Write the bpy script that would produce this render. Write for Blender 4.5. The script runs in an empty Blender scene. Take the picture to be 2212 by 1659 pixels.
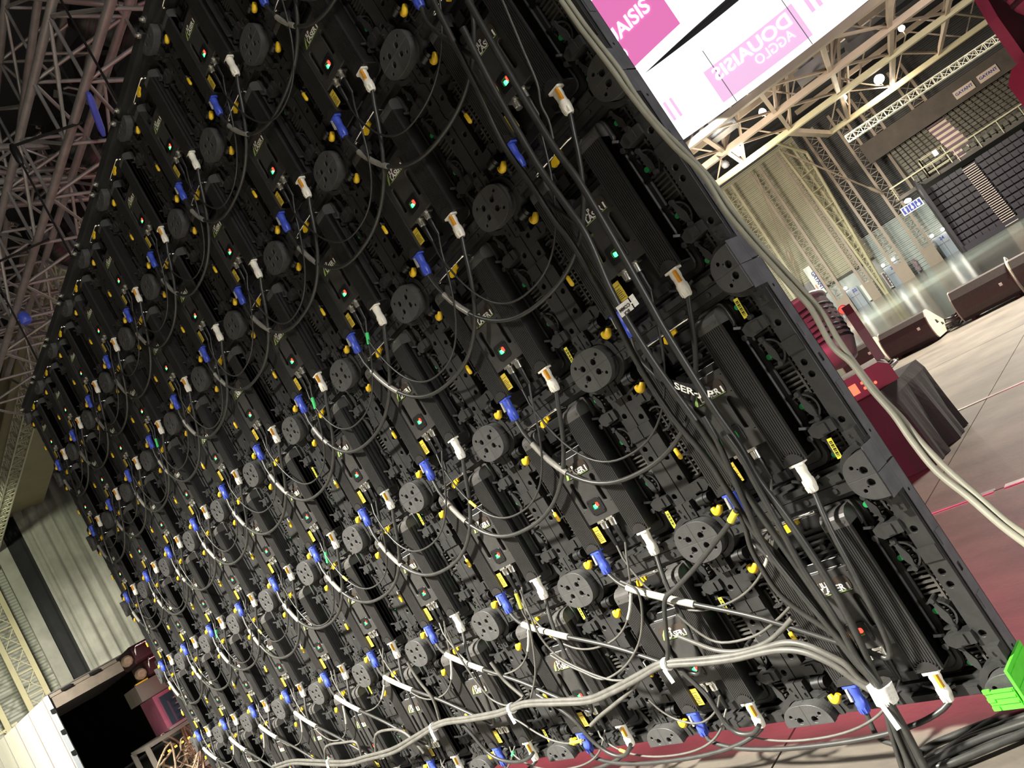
import bpy, bmesh, math, random
from mathutils import Vector, Matrix
from math import sin, cos, pi, radians
random.seed(7)
SC = bpy.context.scene
COL = SC.collection

# ---------------------------------------------------------------- camera, world, exposure
cam_data = bpy.data.cameras.new('camera')
cam_data.sensor_width = 36.0
cam_data.lens = 27.311
cam_data.clip_start = 0.02
cam_data.clip_end = 400
cam = bpy.data.objects.new('camera', cam_data)
COL.objects.link(cam)
RT = ((0.5387449, 0.6672920, -0.5142717), (-0.4255642, -0.3112735, -0.8497082), (-0.7270826, 0.6766315, 0.1162786))
CP = Vector((0.81089, -1.47843, 0.96466))
cam.matrix_world = Matrix(((RT[0][0], -RT[1][0], -RT[2][0], CP.x), (RT[0][1], -RT[1][1], -RT[2][1], CP.y),
                           (RT[0][2], -RT[1][2], -RT[2][2], CP.z), (0, 0, 0, 1)))
SC.camera = cam
SC.view_settings.view_transform = 'Standard'
SC.view_settings.look = 'None'
SC.view_settings.gamma = 1
SC.view_settings.use_curve_mapping = False
SC.view_settings.exposure = 0.0
world = bpy.data.worlds.new('world')
SC.world = world
world.use_nodes = True
world.node_tree.nodes['Background'].inputs[0].default_value = (0.75, 0.85, 1.0, 1)
world.node_tree.nodes['Background'].inputs[1].default_value = 0.012

HA = radians(20)                                   # the arena stands turned by 20 degrees to the stage
def H(t, d, z):
    return Vector((CP.x + t * cos(HA) - d * sin(HA), CP.y + t * sin(HA) + d * cos(HA), z))

def area_light(name, loc, target, power, size, color, sy=None, spread=None):
    l = bpy.data.lights.new(name, 'AREA')
    l.energy = power; l.size = size; l.color = color
    if sy: l.shape = 'RECTANGLE'; l.size_y = sy
    if spread: l.spread = radians(spread)
    o = bpy.data.objects.new(name, l); COL.objects.link(o)
    o.location = loc
    o.rotation_euler = (Vector(target) - Vector(loc)).to_track_quat('-Z', 'Y').to_euler()
    return o
def spot_light(name, loc, target, power, angle, blend, color, radius=0.2):
    l = bpy.data.lights.new(name, 'SPOT')
    l.energy = power; l.spot_size = radians(angle); l.spot_blend = blend; l.color = color; l.shadow_soft_size = radius
    o = bpy.data.objects.new(name, l); COL.objects.link(o)
    o.location = loc
    o.rotation_euler = (Vector(target) - Vector(loc)).to_track_quat('-Z', 'Y').to_euler()
    return o
area_light('stage_wash', (0.5, 9.0, 6.0), (-1.6, 7.0, 0), 1050, 1.5, (1.0, 0.91, 0.78), spread=90)
spot_light('backstage_lamp', (-2.6, -5.0, 6.2), (-3.08, -4.21, -1.75), 18000, 88, 0.26, (1.0, 0.95, 0.85), 0.35)
area_light('backstage_fill', (9.5, -2.6, 1.0), (-2.0, 0, 1.5), 640, 1.5, (1.0, 0.97, 0.93))  # added soft fill low at the right, standing in for bounce off lit floor
for t_, d_, z_, e_ in ((-4.15, 50.2, 10.0, 750), (4.9, 59.8, 10.2, 750), (-1.5, 43.0, 8.6, 160), (2.4, 54.0, 9.4, 200)):
    l_ = bpy.data.lights.new('flood_glow', 'POINT'); l_.energy = e_; l_.shadow_soft_size = 0.25; l_.color = (1.0, 0.88, 0.66)
    o_ = bpy.data.objects.new('flood_glow', l_); COL.objects.link(o_); o_.location = H(t_, d_, z_)
area_light('arena_flood', H(-9, 38, 8), H(-5, 68, 3), 3900, 3, (1.0, 0.93, 0.78))
area_light('arena_flood', H(9, 37, 8.5), H(6, 60, 2), 1000, 3, (1.0, 0.90, 0.82))
spot_light('backstage_flood', (-18, -6, 7), (-30, 1.2, 1.5), 30000, 52, 0.8, (1.0, 0.96, 0.80), 0.5)
spot_light('curtain_spot', (-22, 1, 9), (-38, 5.0, 6), 5500, 40, 0.5, (0.95, 1.0, 0.70), 0.3)
spot_light('arena_floor_fill', H(-4, 37, 10.9), H(-3, 55, -1), 24000, 76, 0.6, (0.90, 1.0, 0.93), 0.2)  # added out of sight to brighten the arena floor

# ---------------------------------------------------------------- materials
def mat(name, color, rough=0.5, metal=0.0, noise=0.0, nscale=20.0, bump=0.0, bscale=60.0, emit=None, estr=0.0, color2=None, coord='Object', spec=0.5, stretch=None):
    m = bpy.data.materials.new(name); m.use_nodes = True
    nt = m.node_tree; b = nt.nodes['Principled BSDF']
    b.inputs['Base Color'].default_value = (*color, 1)
    b.inputs['Roughness'].default_value = rough
    b.inputs['Metallic'].default_value = metal
    b.inputs['Specular IOR Level'].default_value = spec
    if noise or bump:
        tc = nt.nodes.new('ShaderNodeTexCoord')
        src = tc.outputs[coord]
        if stretch:
            mp = nt.nodes.new('ShaderNodeMapping'); mp.inputs['Scale'].default_value = stretch
            nt.links.new(src, mp.inputs['Vector']); src = mp.outputs[0]
    if noise:
        n = nt.nodes.new('ShaderNodeTexNoise'); n.inputs['Scale'].default_value = nscale; n.inputs['Detail'].default_value = 6
        n.inputs['Roughness'].default_value = 0.65
        nt.links.new(src, n.inputs['Vector'])
        r = nt.nodes.new('ShaderNodeValToRGB')
        c2 = color2 or tuple(c * (1 - noise) for c in color)
        r.color_ramp.elements[0].color = (*c2, 1); r.color_ramp.elements[0].position = 0.35
        r.color_ramp.elements[1].color = (*color, 1); r.color_ramp.elements[1].position = 0.65
        nt.links.new(n.outputs['Fac'], r.inputs['Fac']); nt.links.new(r.outputs['Color'], b.inputs['Base Color'])
    if bump:
        n2 = nt.nodes.new('ShaderNodeTexNoise'); n2.inputs['Scale'].default_value = bscale; n2.inputs['Detail'].default_value = 4
        nt.links.new(src, n2.inputs['Vector'])
        bp = nt.nodes.new('ShaderNodeBump'); bp.inputs['Strength'].default_value = bump; bp.inputs['Distance'].default_value = 0.01
        nt.links.new(n2.outputs['Fac'], bp.inputs['Height']); nt.links.new(bp.outputs['Normal'], b.inputs['Normal'])
    if emit:
        b.inputs['Emission Color'].default_value = (*emit, 1); b.inputs['Emission Strength'].default_value = estr
    return m

X = {}
X['frame'] = mat('dusty_black_cast_frame', (0.029, 0.029, 0.0282), 0.5, 0, 0.45, 14, 0.08, 300)
X['disc'] = mat('black_moulded_corner', (0.064, 0.064, 0.0625), 0.5, 0, 0.3, 25, 0.06, 250)
X['sink'] = mat('black_anodised_fins', (0.024, 0.0233, 0.0222), 0.45, 0, 0.3, 12)
X['cap'] = mat('satin_cap_toned_top_lit', (0.075, 0.072, 0.068), 0.36, 0, 0.2, 30)  # paler than the fins: light from above is put into the colour
X['plate'] = mat('black_powder_coat', (0.040, 0.0385, 0.036), 0.5, 0, 0.25, 30, 0.05, 400)
X['body'] = mat('black_housing', (0.013, 0.013, 0.013), 0.5, 0, 0.3, 20)
X['back'] = mat('dusty_black_grid', (0.085, 0.080, 0.070), 0.6, 0, 0.7, 10)
X['dark'] = mat('deep_black_plastic', (0.007, 0.007, 0.007), 0.45)
X['rubber'] = mat('black_rubber_cable', (0.035, 0.035, 0.032), 0.42, 0, 0.35, 30)
X['dustcable'] = mat('dusty_grey_cable', (0.10, 0.097, 0.085), 0.5, 0, 0.35, 25)
X['greycable'] = mat('grey_green_cable', (0.33, 0.32, 0.25), 0.5, 0, 0.2, 15)
X['sleeve'] = mat('clear_grey_sleeve', (0.40, 0.39, 0.34), 0.25, 0, 0.25, 60)
X['dsleeve'] = mat('dim_toned_grey_sleeve', (0.26, 0.25, 0.22), 0.3, 0, 0.25, 60)  # sleeve of the upper rows, their dimmer light put into the colour
X['blue'] = mat('blue_plug_plastic', (0.055, 0.095, 0.55), 0.42, 0, 0.2, 40)
X['white'] = mat('ivory_plug_plastic', (0.86, 0.83, 0.72), 0.42, 0, 0.10, 40)
X['orange'] = mat('amber_latch_plastic', (0.75, 0.33, 0.03), 0.4, 0, 0.15, 60)
X['yellow'] = mat('yellow_lever_plastic', (0.80, 0.52, 0.02), 0.38, 0, 0.15, 50)
X['ylabel'] = mat('yellow_printed_label', (0.66, 0.49, 0.05), 0.5, 0, 0.25, 300)
X['ysticker'] = mat('lemon_sticker', (0.85, 0.78, 0.06), 0.45)
X['ink'] = mat('black_ink', (0.02, 0.02, 0.02), 0.6)
X['chrome'] = mat('polished_rod', (0.85, 0.83, 0.78), 0.18, 1.0)
X['nickel'] = mat('nickel_shell', (0.78, 0.76, 0.68), 0.3, 0.85, 0.3, 200)
X['green'] = mat('green_round_sticker', (0.02, 0.36, 0.10), 0.5)
X['gtape'] = mat('green_tape', (0.05, 0.60, 0.16), 0.5)
X['lime'] = mat('lime_green_plastic', (0.10, 0.72, 0.04), 0.4, 0, 0.15, 25)
X['logo_w'] = mat('white_print', (0.75, 0.75, 0.70), 0.5)
X['logo_g'] = mat('green_print', (0.28, 0.45, 0.12), 0.5)
X['logo_b'] = mat('brown_glossy_decal', (0.045, 0.035, 0.028), 0.2)
X['paper'] = mat('white_label_paper', (0.80, 0.79, 0.74), 0.45, 0, 0.3, 250)
X['ledr'] = mat('red_indicator', (0.4, 0.0, 0.0), 0.3, emit=(1.0, 0.02, 0.012), estr=9)
X['ledg'] = mat('green_indicator', (0.0, 0.4, 0.1), 0.3, emit=(0.04, 1.0, 0.16), estr=6)
X['screen'] = mat('lit_red_led_face', (0.02, 0.02, 0.02), 0.6, emit=(1.0,0.10,0.22), estr=12.0)
X['alu'] = mat('aluminium_tube', (0.30, 0.29, 0.28), 0.38, 0.4, 0.3, 8)
X['blacktube'] = mat('black_painted_tube', (0.05, 0.05, 0.05), 0.4, 0.3, 0.3, 8)
X['steel'] = mat('bright_edge_strip', (0.75, 0.73, 0.70), 0.3, 0.9, 0.3, 9)
X['deck'] = mat('worn_stage_ply', (0.120, 0.106, 0.086), 0.5, 0, 0.55, 2.2, 0.12, 40, color2=(0.068, 0.060, 0.050), stretch=(1, 1.5, 1))
X['cloth'] = mat('black_duvetyne', (0.015, 0.0115, 0.0125), 0.9, 0, 0.3, 8, 0.2, 400)
X['drape'] = mat('grey_stage_drape', (0.33, 0.32, 0.29), 0.85, 0, 0.35, 0.6, 0.1, 50)
X['ddrape'] = mat('black_stage_drape', (0.015, 0.015, 0.018), 0.9, 0, 0.3, 2)
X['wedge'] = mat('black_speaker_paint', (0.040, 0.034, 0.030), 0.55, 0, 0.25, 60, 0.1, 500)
X['wedge_side'] = mat('beige_lit_speaker_side', (0.36, 0.33, 0.27), 0.5, 0, 0.15, 20)  # the light on the end panels is put into this colour
X['fixture'] = mat('fixture_black_shell', (0.11, 0.085, 0.09), 0.36, 0, 0.2, 12)
X['fixture_redlit'] = mat('red_lit_toned_shell', (0.33, 0.09, 0.15), 0.4, 0, 0.2, 12)  # red light from the screen is put into the shell colour
X['maroon'] = mat('red_lit_dark_shell', (0.05, 0.018, 0.022), 0.4, 0, 0.2, 12)  # dark shells, tint of the red screen light put into the colour
X['edge'] = mat('grey_edge_plate', (0.15, 0.15, 0.165), 0.45, 0.2, 0.3, 20)
X['lens'] = mat('dark_glass_lens', (0.03, 0.05, 0.07), 0.06, 0.0, spec=1.0)
X['disp'] = mat('red_display', (0.2, 0, 0), 0.3, emit=(1.0, 0.12, 0.05), estr=2.5)
X['wallc'] = mat('cream_corrugated_sheet', (0.46, 0.42, 0.30), 0.55, 0, 0.15, 0.4)
X['wallp'] = mat('pale_grey_corrugated_sheet', (0.50, 0.49, 0.45), 0.5, 0, 0.15, 0.4)
X['wallg'] = mat('dark_grey_cladding', (0.085, 0.08, 0.078), 0.6, 0, 0.2, 0.5)
X['walll'] = mat('smooth_pale_wall_lining', (0.42, 0.45, 0.42), 0.5, 0, 0.2, 0.6)
X['roof'] = mat('dark_roof_deck', (0.028, 0.026, 0.03), 0.8, 0, 0.4, 0.3)
X['pinksteel'] = mat('rose_cream_painted_steel', (0.37, 0.285, 0.215), 0.5, 0, 0.15, 1.0)
X['ysteel'] = mat('cream_yellow_painted_steel', (0.50, 0.44, 0.28), 0.5, 0, 0.15, 1.0)
X['whitetruss'] = mat('bright_aluminium_truss', (0.80, 0.77, 0.62), 0.4, 0.3)
X['arenafloor'] = None
X['seat'] = mat('dark_purple_seat', (0.036, 0.028, 0.033), 0.45, 0, 0.2, 3)
X['seatup'] = mat('olive_seat_shell', (0.12, 0.105, 0.075), 0.5, 0, 0.4, 1.5)
X['riser'] = mat('aubergine_riser', (0.022, 0.015, 0.020), 0.6)
X['step'] = mat('maroon_step', (0.17, 0.10, 0.13), 0.6)
X['nosing'] = mat('pale_step_nosing', (0.62, 0.50, 0.40), 0.5)
X['concrete'] = mat('brown_concrete', (0.095, 0.075, 0.062), 0.7, 0, 0.3, 1)
X['doorg'] = mat('blue_grey_door', (0.36, 0.39, 0.44), 0.45, 0, 0.1, 2)
X['signw'] = mat('white_sign', (0.85, 0.85, 0.80), 0.5)
X['signb'] = mat('navy_print', (0.03, 0.035, 0.28), 0.5)
X['red'] = mat('red_enamel', (0.55, 0.03, 0.02), 0.4)
X['orangeprint'] = mat('orange_print', (0.7, 0.12, 0.06), 0.5)
X['lamp'] = mat('lamp_glow', (1, 1, 1), 0.5, emit=(1.0, 0.93, 0.80), estr=18)
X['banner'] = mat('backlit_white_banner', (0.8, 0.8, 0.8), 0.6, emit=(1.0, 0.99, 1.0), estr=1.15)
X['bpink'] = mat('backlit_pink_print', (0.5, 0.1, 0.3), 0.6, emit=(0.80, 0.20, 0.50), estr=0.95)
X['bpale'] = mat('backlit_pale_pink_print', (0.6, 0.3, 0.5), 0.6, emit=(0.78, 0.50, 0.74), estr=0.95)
X['bline'] = mat('grey_seam_tape', (0.3, 0.3, 0.3), 0.6)
X['ahu'] = mat('grey_sheet_duct', (0.22, 0.20, 0.20), 0.5, 0.3, 0.2, 1)
X['trailer'] = mat('white_trailer_panel', (0.80, 0.78, 0.66), 0.5, 0, 0.08, 1.2)
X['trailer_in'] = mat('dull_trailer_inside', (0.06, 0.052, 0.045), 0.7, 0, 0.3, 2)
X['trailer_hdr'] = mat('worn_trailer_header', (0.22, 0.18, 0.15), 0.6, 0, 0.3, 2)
X['casegrey'] = mat('olive_grey_case', (0.16, 0.145, 0.12), 0.6, 0, 0.2, 6)
X['tan'] = mat('tan_cable_loom', (0.45, 0.36, 0.24), 0.55, 0, 0.4, 30)
X['poster'] = mat('dark_poster', (0.08, 0.05, 0.07), 0.5, 0, 0.8, 4, color2=(0.45, 0.30, 0.32))
X['amberlamp'] = mat('amber_pilot', (0.4, 0.2, 0), 0.4, emit=(1, 0.4, 0.05), estr=3)

def floor_material():
    m = bpy.data.materials.new('polished_arena_concrete'); m.use_nodes = True
    nt = m.node_tree; b = nt.nodes['Principled BSDF']
    tc = nt.nodes.new('ShaderNodeTexCoord')
    n = nt.nodes.new('ShaderNodeTexNoise'); n.inputs['Scale'].default_value = 0.35; n.inputs['Detail'].default_value = 7
    r = nt.nodes.new('ShaderNodeValToRGB')
    r.color_ramp.elements[0].color = (0.22, 0.24, 0.205, 1); r.color_ramp.elements[1].color = (0.34, 0.365, 0.31, 1)
    r.color_ramp.elements[0].position = 0.3; r.color_ramp.elements[1].position = 0.7
    nt.links.new(tc.outputs['Object'], n.inputs['Vector']); nt.links.new(n.outputs['Fac'], r.inputs['Fac'])
    nt.links.new(r.outputs['Color'], b.inputs['Base Color'])
    b.inputs['Roughness'].default_value = 0.17
    b.inputs['Specular IOR Level'].default_value = 0.6
    return m
X['arenafloor'] = floor_material()

# ---------------------------------------------------------------- mesh helpers
class M:
    def __init__(s): s.v = []; s.f = []; s.mi = []; s.sm = []
    def add(s, vs, fs, mi=0, smooth=False):
        o = len(s.v); s.v += [tuple(p) for p in vs]
        for f in fs: s.f.append(tuple(i + o for i in f)); s.mi.append(mi); s.sm.append(smooth)
        return s
    def box(s, x0, x1, y0, y1, z0, z1, mi=0):
        return s.add([(x0,y0,z0),(x1,y0,z0),(x1,y1,z0),(x0,y1,z0),(x0,y0,z1),(x1,y0,z1),(x1,y1,z1),(x0,y1,z1)],
                     [(0,3,2,1),(4,5,6,7),(0,1,5,4),(1,2,6,5),(2,3,7,6),(3,0,4,7)], mi)
    def bar(s, p, q, w, h=None, mi=0, up=(0,0,1)):
        p = Vector(p); q = Vector(q); h = h or w
        d = (q - p).normalized(); u = Vector(up)
        if abs(d.dot(u)) > 0.98: u = Vector((1, 0, 0))
        a = d.cross(u).normalized(); b = a.cross(d).normalized()
        vs = [c + a * (i * w / 2) + b * (j * h / 2) for c in (p, q) for i, j in ((-1,-1),(1,-1),(1,1),(-1,1))]
        return s.add(vs, [(0,3,2,1),(4,5,6,7),(0,1,5,4),(1,2,6,5),(2,3,7,6),(3,0,4,7)], mi)
    def cyl(s, p, q, r0, r1=None, n=12, mi=0, caps=True, smooth=True):
        p = Vector(p); q = Vector(q); r1 = r0 if r1 is None else r1
        d = (q - p).normalized(); u = Vector((0,0,1)) if abs(d.z) < 0.95 else Vector((1,0,0))
        a = d.cross(u).normalized(); b = a.cross(d)
        vs = []
        for c, r in ((p, r0), (q, r1)):
            vs += [c + (a * cos(2*pi*i/n) + b * sin(2*pi*i/n)) * r for i in range(n)]
        s.add(vs, [(i, (i+1) % n, n + (i+1) % n, n + i) for i in range(n)], mi, smooth)
        if caps:
            s.add(vs, [tuple(reversed(range(n)))], mi); s.add(vs, [tuple(range(n, 2*n))], mi)
        return s
    def rev(s, prof, origin, axis, n=14, mi=0, sx=1.0):
        """turn a profile [(distance along axis, radius)] about the axis"""
        o = Vector(origin); d = Vector(axis).normalized(); u = Vector((0,1,0)) if abs(d.y) < 0.9 else Vector((1,0,0))
        a = d.cross(u).normalized(); b = a.cross(d)
        vs = []
        for t, r in prof:
            vs += [o + d * t + (a * cos(2*pi*i/n) * sx + b * sin(2*pi*i/n)) * r for i in range(n)]
        fs = [(k*n + i, k*n + (i+1) % n, (k+1)*n + (i+1) % n, (k+1)*n + i) for k in range(len(prof)-1) for i in range(n)]
        s.add(vs, fs, mi, True)
        s.add(vs, [tuple(reversed(range(n))), tuple(range((len(prof)-1)*n, len(prof)*n))], mi)
        return s
    def tube(s, pts, r, n=7, mi=0):
        P = [Vector(p) for p in pts]; vs = []; m = len(P)
        T = [(P[min(i+1, m-1)] - P[max(i-1, 0)]).normalized() for i in range(m)]
        u = Vector((0,1,0)) if abs(T[0].y) < 0.9 else Vector((1,0,0))
        a = T[0].cross(u).normalized()
        for i in range(m):
            a = (a - T[i] * a.dot(T[i])).normalized(); b = T[i].cross(a)
            rr = r[i] if isinstance(r, (list, tuple)) else r
            vs += [P[i] + (a * cos(2*pi*k/n) + b * sin(2*pi*k/n)) * rr for k in range(n)]
        fs = [(i*n + k, i*n + (k+1) % n, (i+1)*n + (k+1) % n, (i+1)*n + k) for i in range(m-1) for k in range(n)]
        s.add(vs, fs, mi, True)
        s.add(vs, [tuple(reversed(range(n))), tuple(range((m-1)*n, m*n))], mi)
        return s
    def prism(s, poly, y0, y1, mi=0, smooth=False):
        """polygon in x,z pushed along y"""
        n = len(poly)
        vs = [(x, y0, z) for x, z in poly] + [(x, y1, z) for x, z in poly]
        s.add(vs, [tuple(range(n)), tuple(reversed(range(n, 2*n)))], mi)
        s.add(vs, [(i, n + i, n + (i+1) % n, (i+1) % n) for i in range(n)], mi, smooth)
        return s
    def mesh(s, me, mi=0, mx=None):
        vs = [(mx @ v.co if mx else v.co.copy()) for v in me.vertices]
        return s.add(vs, [tuple(p.vertices) for p in me.polygons], mi)
    def data(s, name, mats):
        me = bpy.data.meshes.new(name)
        me.from_pydata(s.v, [], s.f); me.validate()
        for m in (mats if isinstance(mats, (list, tuple)) else [mats]): me.materials.append(m)
        if len(me.polygons) == len(s.f):
            me.polygons.foreach_set('material_index', s.mi); me.polygons.foreach_set('use_smooth', s.sm)
        bm = bmesh.new(); bm.from_mesh(me); bmesh.ops.recalc_face_normals(bm, faces=bm.faces); bm.to_mesh(me); bm.free()
        me.update()
        return me
    def obj(s, name, mats, parent=None, **k): return link(name, s.data(name, mats), parent, **k)

def link(name, me, parent=None, loc=None, label=None, cat=None, group=None, kind=None, rz=None):
    o = bpy.data.objects.new(name, me); COL.objects.link(o)
    if parent is not None: o.parent = parent
    if loc is not None: o.location = loc
    if rz is not None: o.rotation_euler = (0, 0, rz)
    if label: o['label'] = label
    if cat: o['category'] = cat
    if group: o['group'] = group
    if kind: o['kind'] = kind
    return o
def thing(name, label, cat, loc=(0,0,0), rz=0.0, group=None):
    return link(name, None, None, loc, label, cat, group, None, rz)
def struct(name, m, mats, parent=None): return m.obj(name, mats, parent, kind='structure' if parent is None else None)

def plate(outline, holes, y0, y1, bevel=0.0):
    """flat plate with holes: outline and holes are lists of (x, z); returned mesh spans y0..y1"""
    cu = bpy.data.curves.new('outline', 'CURVE'); cu.dimensions = '2D'; cu.fill_mode = 'BOTH'
    cu.extrude = (y1 - y0) / 2 - bevel; cu.bevel_depth = bevel; cu.bevel_resolution = 0
    for ring in [outline] + holes:
        sp = cu.splines.new('POLY'); sp.points.add(len(ring) - 1)
        for p, (x, z) in zip(sp.points, ring): p.co = (x, z, 0, 1)
        sp.use_cyclic_u = True
    o = bpy.data.objects.new('outline', cu); COL.objects.link(o)
    dg = bpy.context.evaluated_depsgraph_get()
    me = bpy.data.meshes.new_from_object(o.evaluated_get(dg))
    bpy.data.objects.remove(o); bpy.data.curves.remove(cu)
    mx = Matrix(((1,0,0,0),(0,0,-1,(y0+y1)/2),(0,1,0,0),(0,0,0,1)))
    me.transform(mx)
    return me
def text_mesh(body, size, bold=0.0, align='CENTER', extrude=0.0):
    cu = bpy.data.curves.new('lettering', 'FONT'); cu.body = body; cu.size = size; cu.align_x = align; cu.offset = bold; cu.extrude = extrude
    cu.resolution_u = 3
    o = bpy.data.objects.new('lettering', cu); COL.objects.link(o)
    dg = bpy.context.evaluated_depsgraph_get()
    me = bpy.data.meshes.new_from_object(o.evaluated_get(dg))
    bpy.data.objects.remove(o); bpy.data.curves.remove(cu)
    return me
TXZ = Matrix(((1,0,0,0),(0,0,-1,0),(0,1,0,0),(0,0,0,1)))      # text plane xy -> xz, facing -y
def circ(cx, cz, r, n=12): return [(cx + r*cos(2*pi*i/n), cz + r*sin(2*pi*i/n)) for i in range(n)]
def rrect(x0, x1, z0, z1, r, n=4):
    out = []
    for cx, cz, a in ((x1-r, z0+r, -pi/2), (x1-r, z1-r, 0), (x0+r, z1-r, pi/2), (x0+r, z0+r, pi)):
        out += [(cx + r*cos(a + i*pi/2/n), cz + r*sin(a + i*pi/2/n)) for i in range(n+1)]
    return out
def smooth_path(pts, sub=4):
    P = [Vector(p) for p in pts]; out = []
    for i in range(len(P)-1):
        p0 = P[max(i-1,0)]; p1 = P[i]; p2 = P[i+1]; p3 = P[min(i+2,len(P)-1)]
        for k in range(sub):
            t = k/sub
            out.append(0.5*((2*p1) + (p2-p0)*t + (2*p0-5*p1+4*p2-p3)*t*t + (3*p1-p0-3*p2+p3)*t**3))
    out.append(P[-1])
    return out
ORD = ['first', 'second', 'third', 'fourth', 'fifth', 'sixth', 'seventh', 'eighth', 'ninth', 'tenth']
# ---------------------------------------------------------------- stage floor
DA = radians(5); DO = Vector((-1.02, 3.40, 0))
def deck(u, v, z=0.0): return Vector((DO.x + u*cos(DA) - v*sin(DA), DO.y + u*sin(DA) + v*cos(DA), z))
fl = M()
for a in [(-26, -14, 6.6, 4.22)]:
    c = [deck(a[0], a[1]), deck(a[2], a[1]), deck(a[2], a[3]), deck(a[0], a[3])]
    fl.add([(p.x, p.y, -0.30) for p in c] + [(p.x, p.y, -0.072) for p in c], [(0,3,2,1),(4,5,6,7),(0,1,5,4),(1,2,6,5),(2,3,7,6),(3,0,4,7)])
floor = struct('floor', fl, X['dark'])
rows = [-13.3, -11.35, -9.4, -7.45, -5.6, -3.68, -1.75, 0.0, 2.15, 4.25]
for i in range(len(rows)-1):
    for j in range(-6, 3):
        u0, u1, v0, v1 = j*2.0 + 0.003, j*2.0 + 1.997, rows[i] + 0.004, rows[i+1] - 0.004
        if u1 < -12: continue
        m = M(); z1 = random.uniform(-0.0012, 0.0); c = [(u0,v0),(u1,v0),(u1,v1),(u0,v1)]
        m.add([deck(u, v, -0.07) for u, v in c] + [deck(u, v, z1) for u, v in c], [(0,3,2,1),(4,5,6,7),(0,1,5,4),(1,2,6,5),(2,3,7,6),(3,0,4,7)])
        m.obj('deck_panel', X['deck'], floor)
tr = M()
for (a, b, w) in ((-0.08, 0.32, 0.030), (0.36, 2.0, 0.034)):
    p = [deck(a, -1.765), deck(b, -1.765), deck(b, -1.765 + w), deck(a, -1.765 + w)]
    tr.add([(q.x, q.y, 0.0) for q in p] + [(q.x, q.y, 0.004) for q in p], [(0,3,2,1),(4,5,6,7),(0,1,5,4),(1,2,6,5),(2,3,7,6),(3,0,4,7)])
struct('trim_1', tr, X['steel'])
tr = M()
p = [deck(-0.9, -0.02), deck(4, -0.02), deck(4, 0.008), deck(-0.9, 0.008)]
tr.add([(q.x, q.y, 0.0) for q in p] + [(q.x, q.y, 0.004) for q in p], [(0,3,2,1),(4,5,6,7),(0,1,5,4),(1,2,6,5),(2,3,7,6),(3,0,4,7)])
struct('trim_2', tr, X['steel'])

# ---------------------------------------------------------------- LED wall, seen from behind
ZB = 0.12; KW = -0.0139784
def W(s, z, off=0.0): return Vector((-sin(KW*s)/KW, (1 - cos(KW*s))/KW - off, z + ZB))
NR, NC = 6, 10
RXD, RZD, EXD = 0.067, 0.052, 2.45
def sup(t, rx, rz, e=EXD):
    c, s_ = cos(t), sin(t)
    return (rx * math.copysign(abs(c)**(2/e), c), rz * math.copysign(abs(s_)**(2/e), s_))
def quarter(sx, sz):
    g = 0.0007
    pts = [sup(i*pi/2/14, RXD, RZD) for i in range(15)]
    pts = [(max(x, g), max(z, g)) for x, z in pts] + [(g, g)]
    out = [(x*sx, z*sz) for x, z in pts]
    holes = [[(x*sx, z*sz) for x, z in circ(a, b, r, 14)] for a, b, r in ((.0210,.0140,.0092),(.0415,.0265,.0052),(.0310,.0200,.0025))]
    m = M()
    m.mesh(plate(out, holes, 0.0, 0.016, 0.0006))
    m.prism([(x*0.995, z*0.995) for x, z in out], 0.0155, 0.052, smooth=False)
    return m.data('corner_block', X['disc'])
QM = {(sx, sz): quarter(sx, sz) for sx in (-1, 1) for sz in (-1, 1)}

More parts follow.
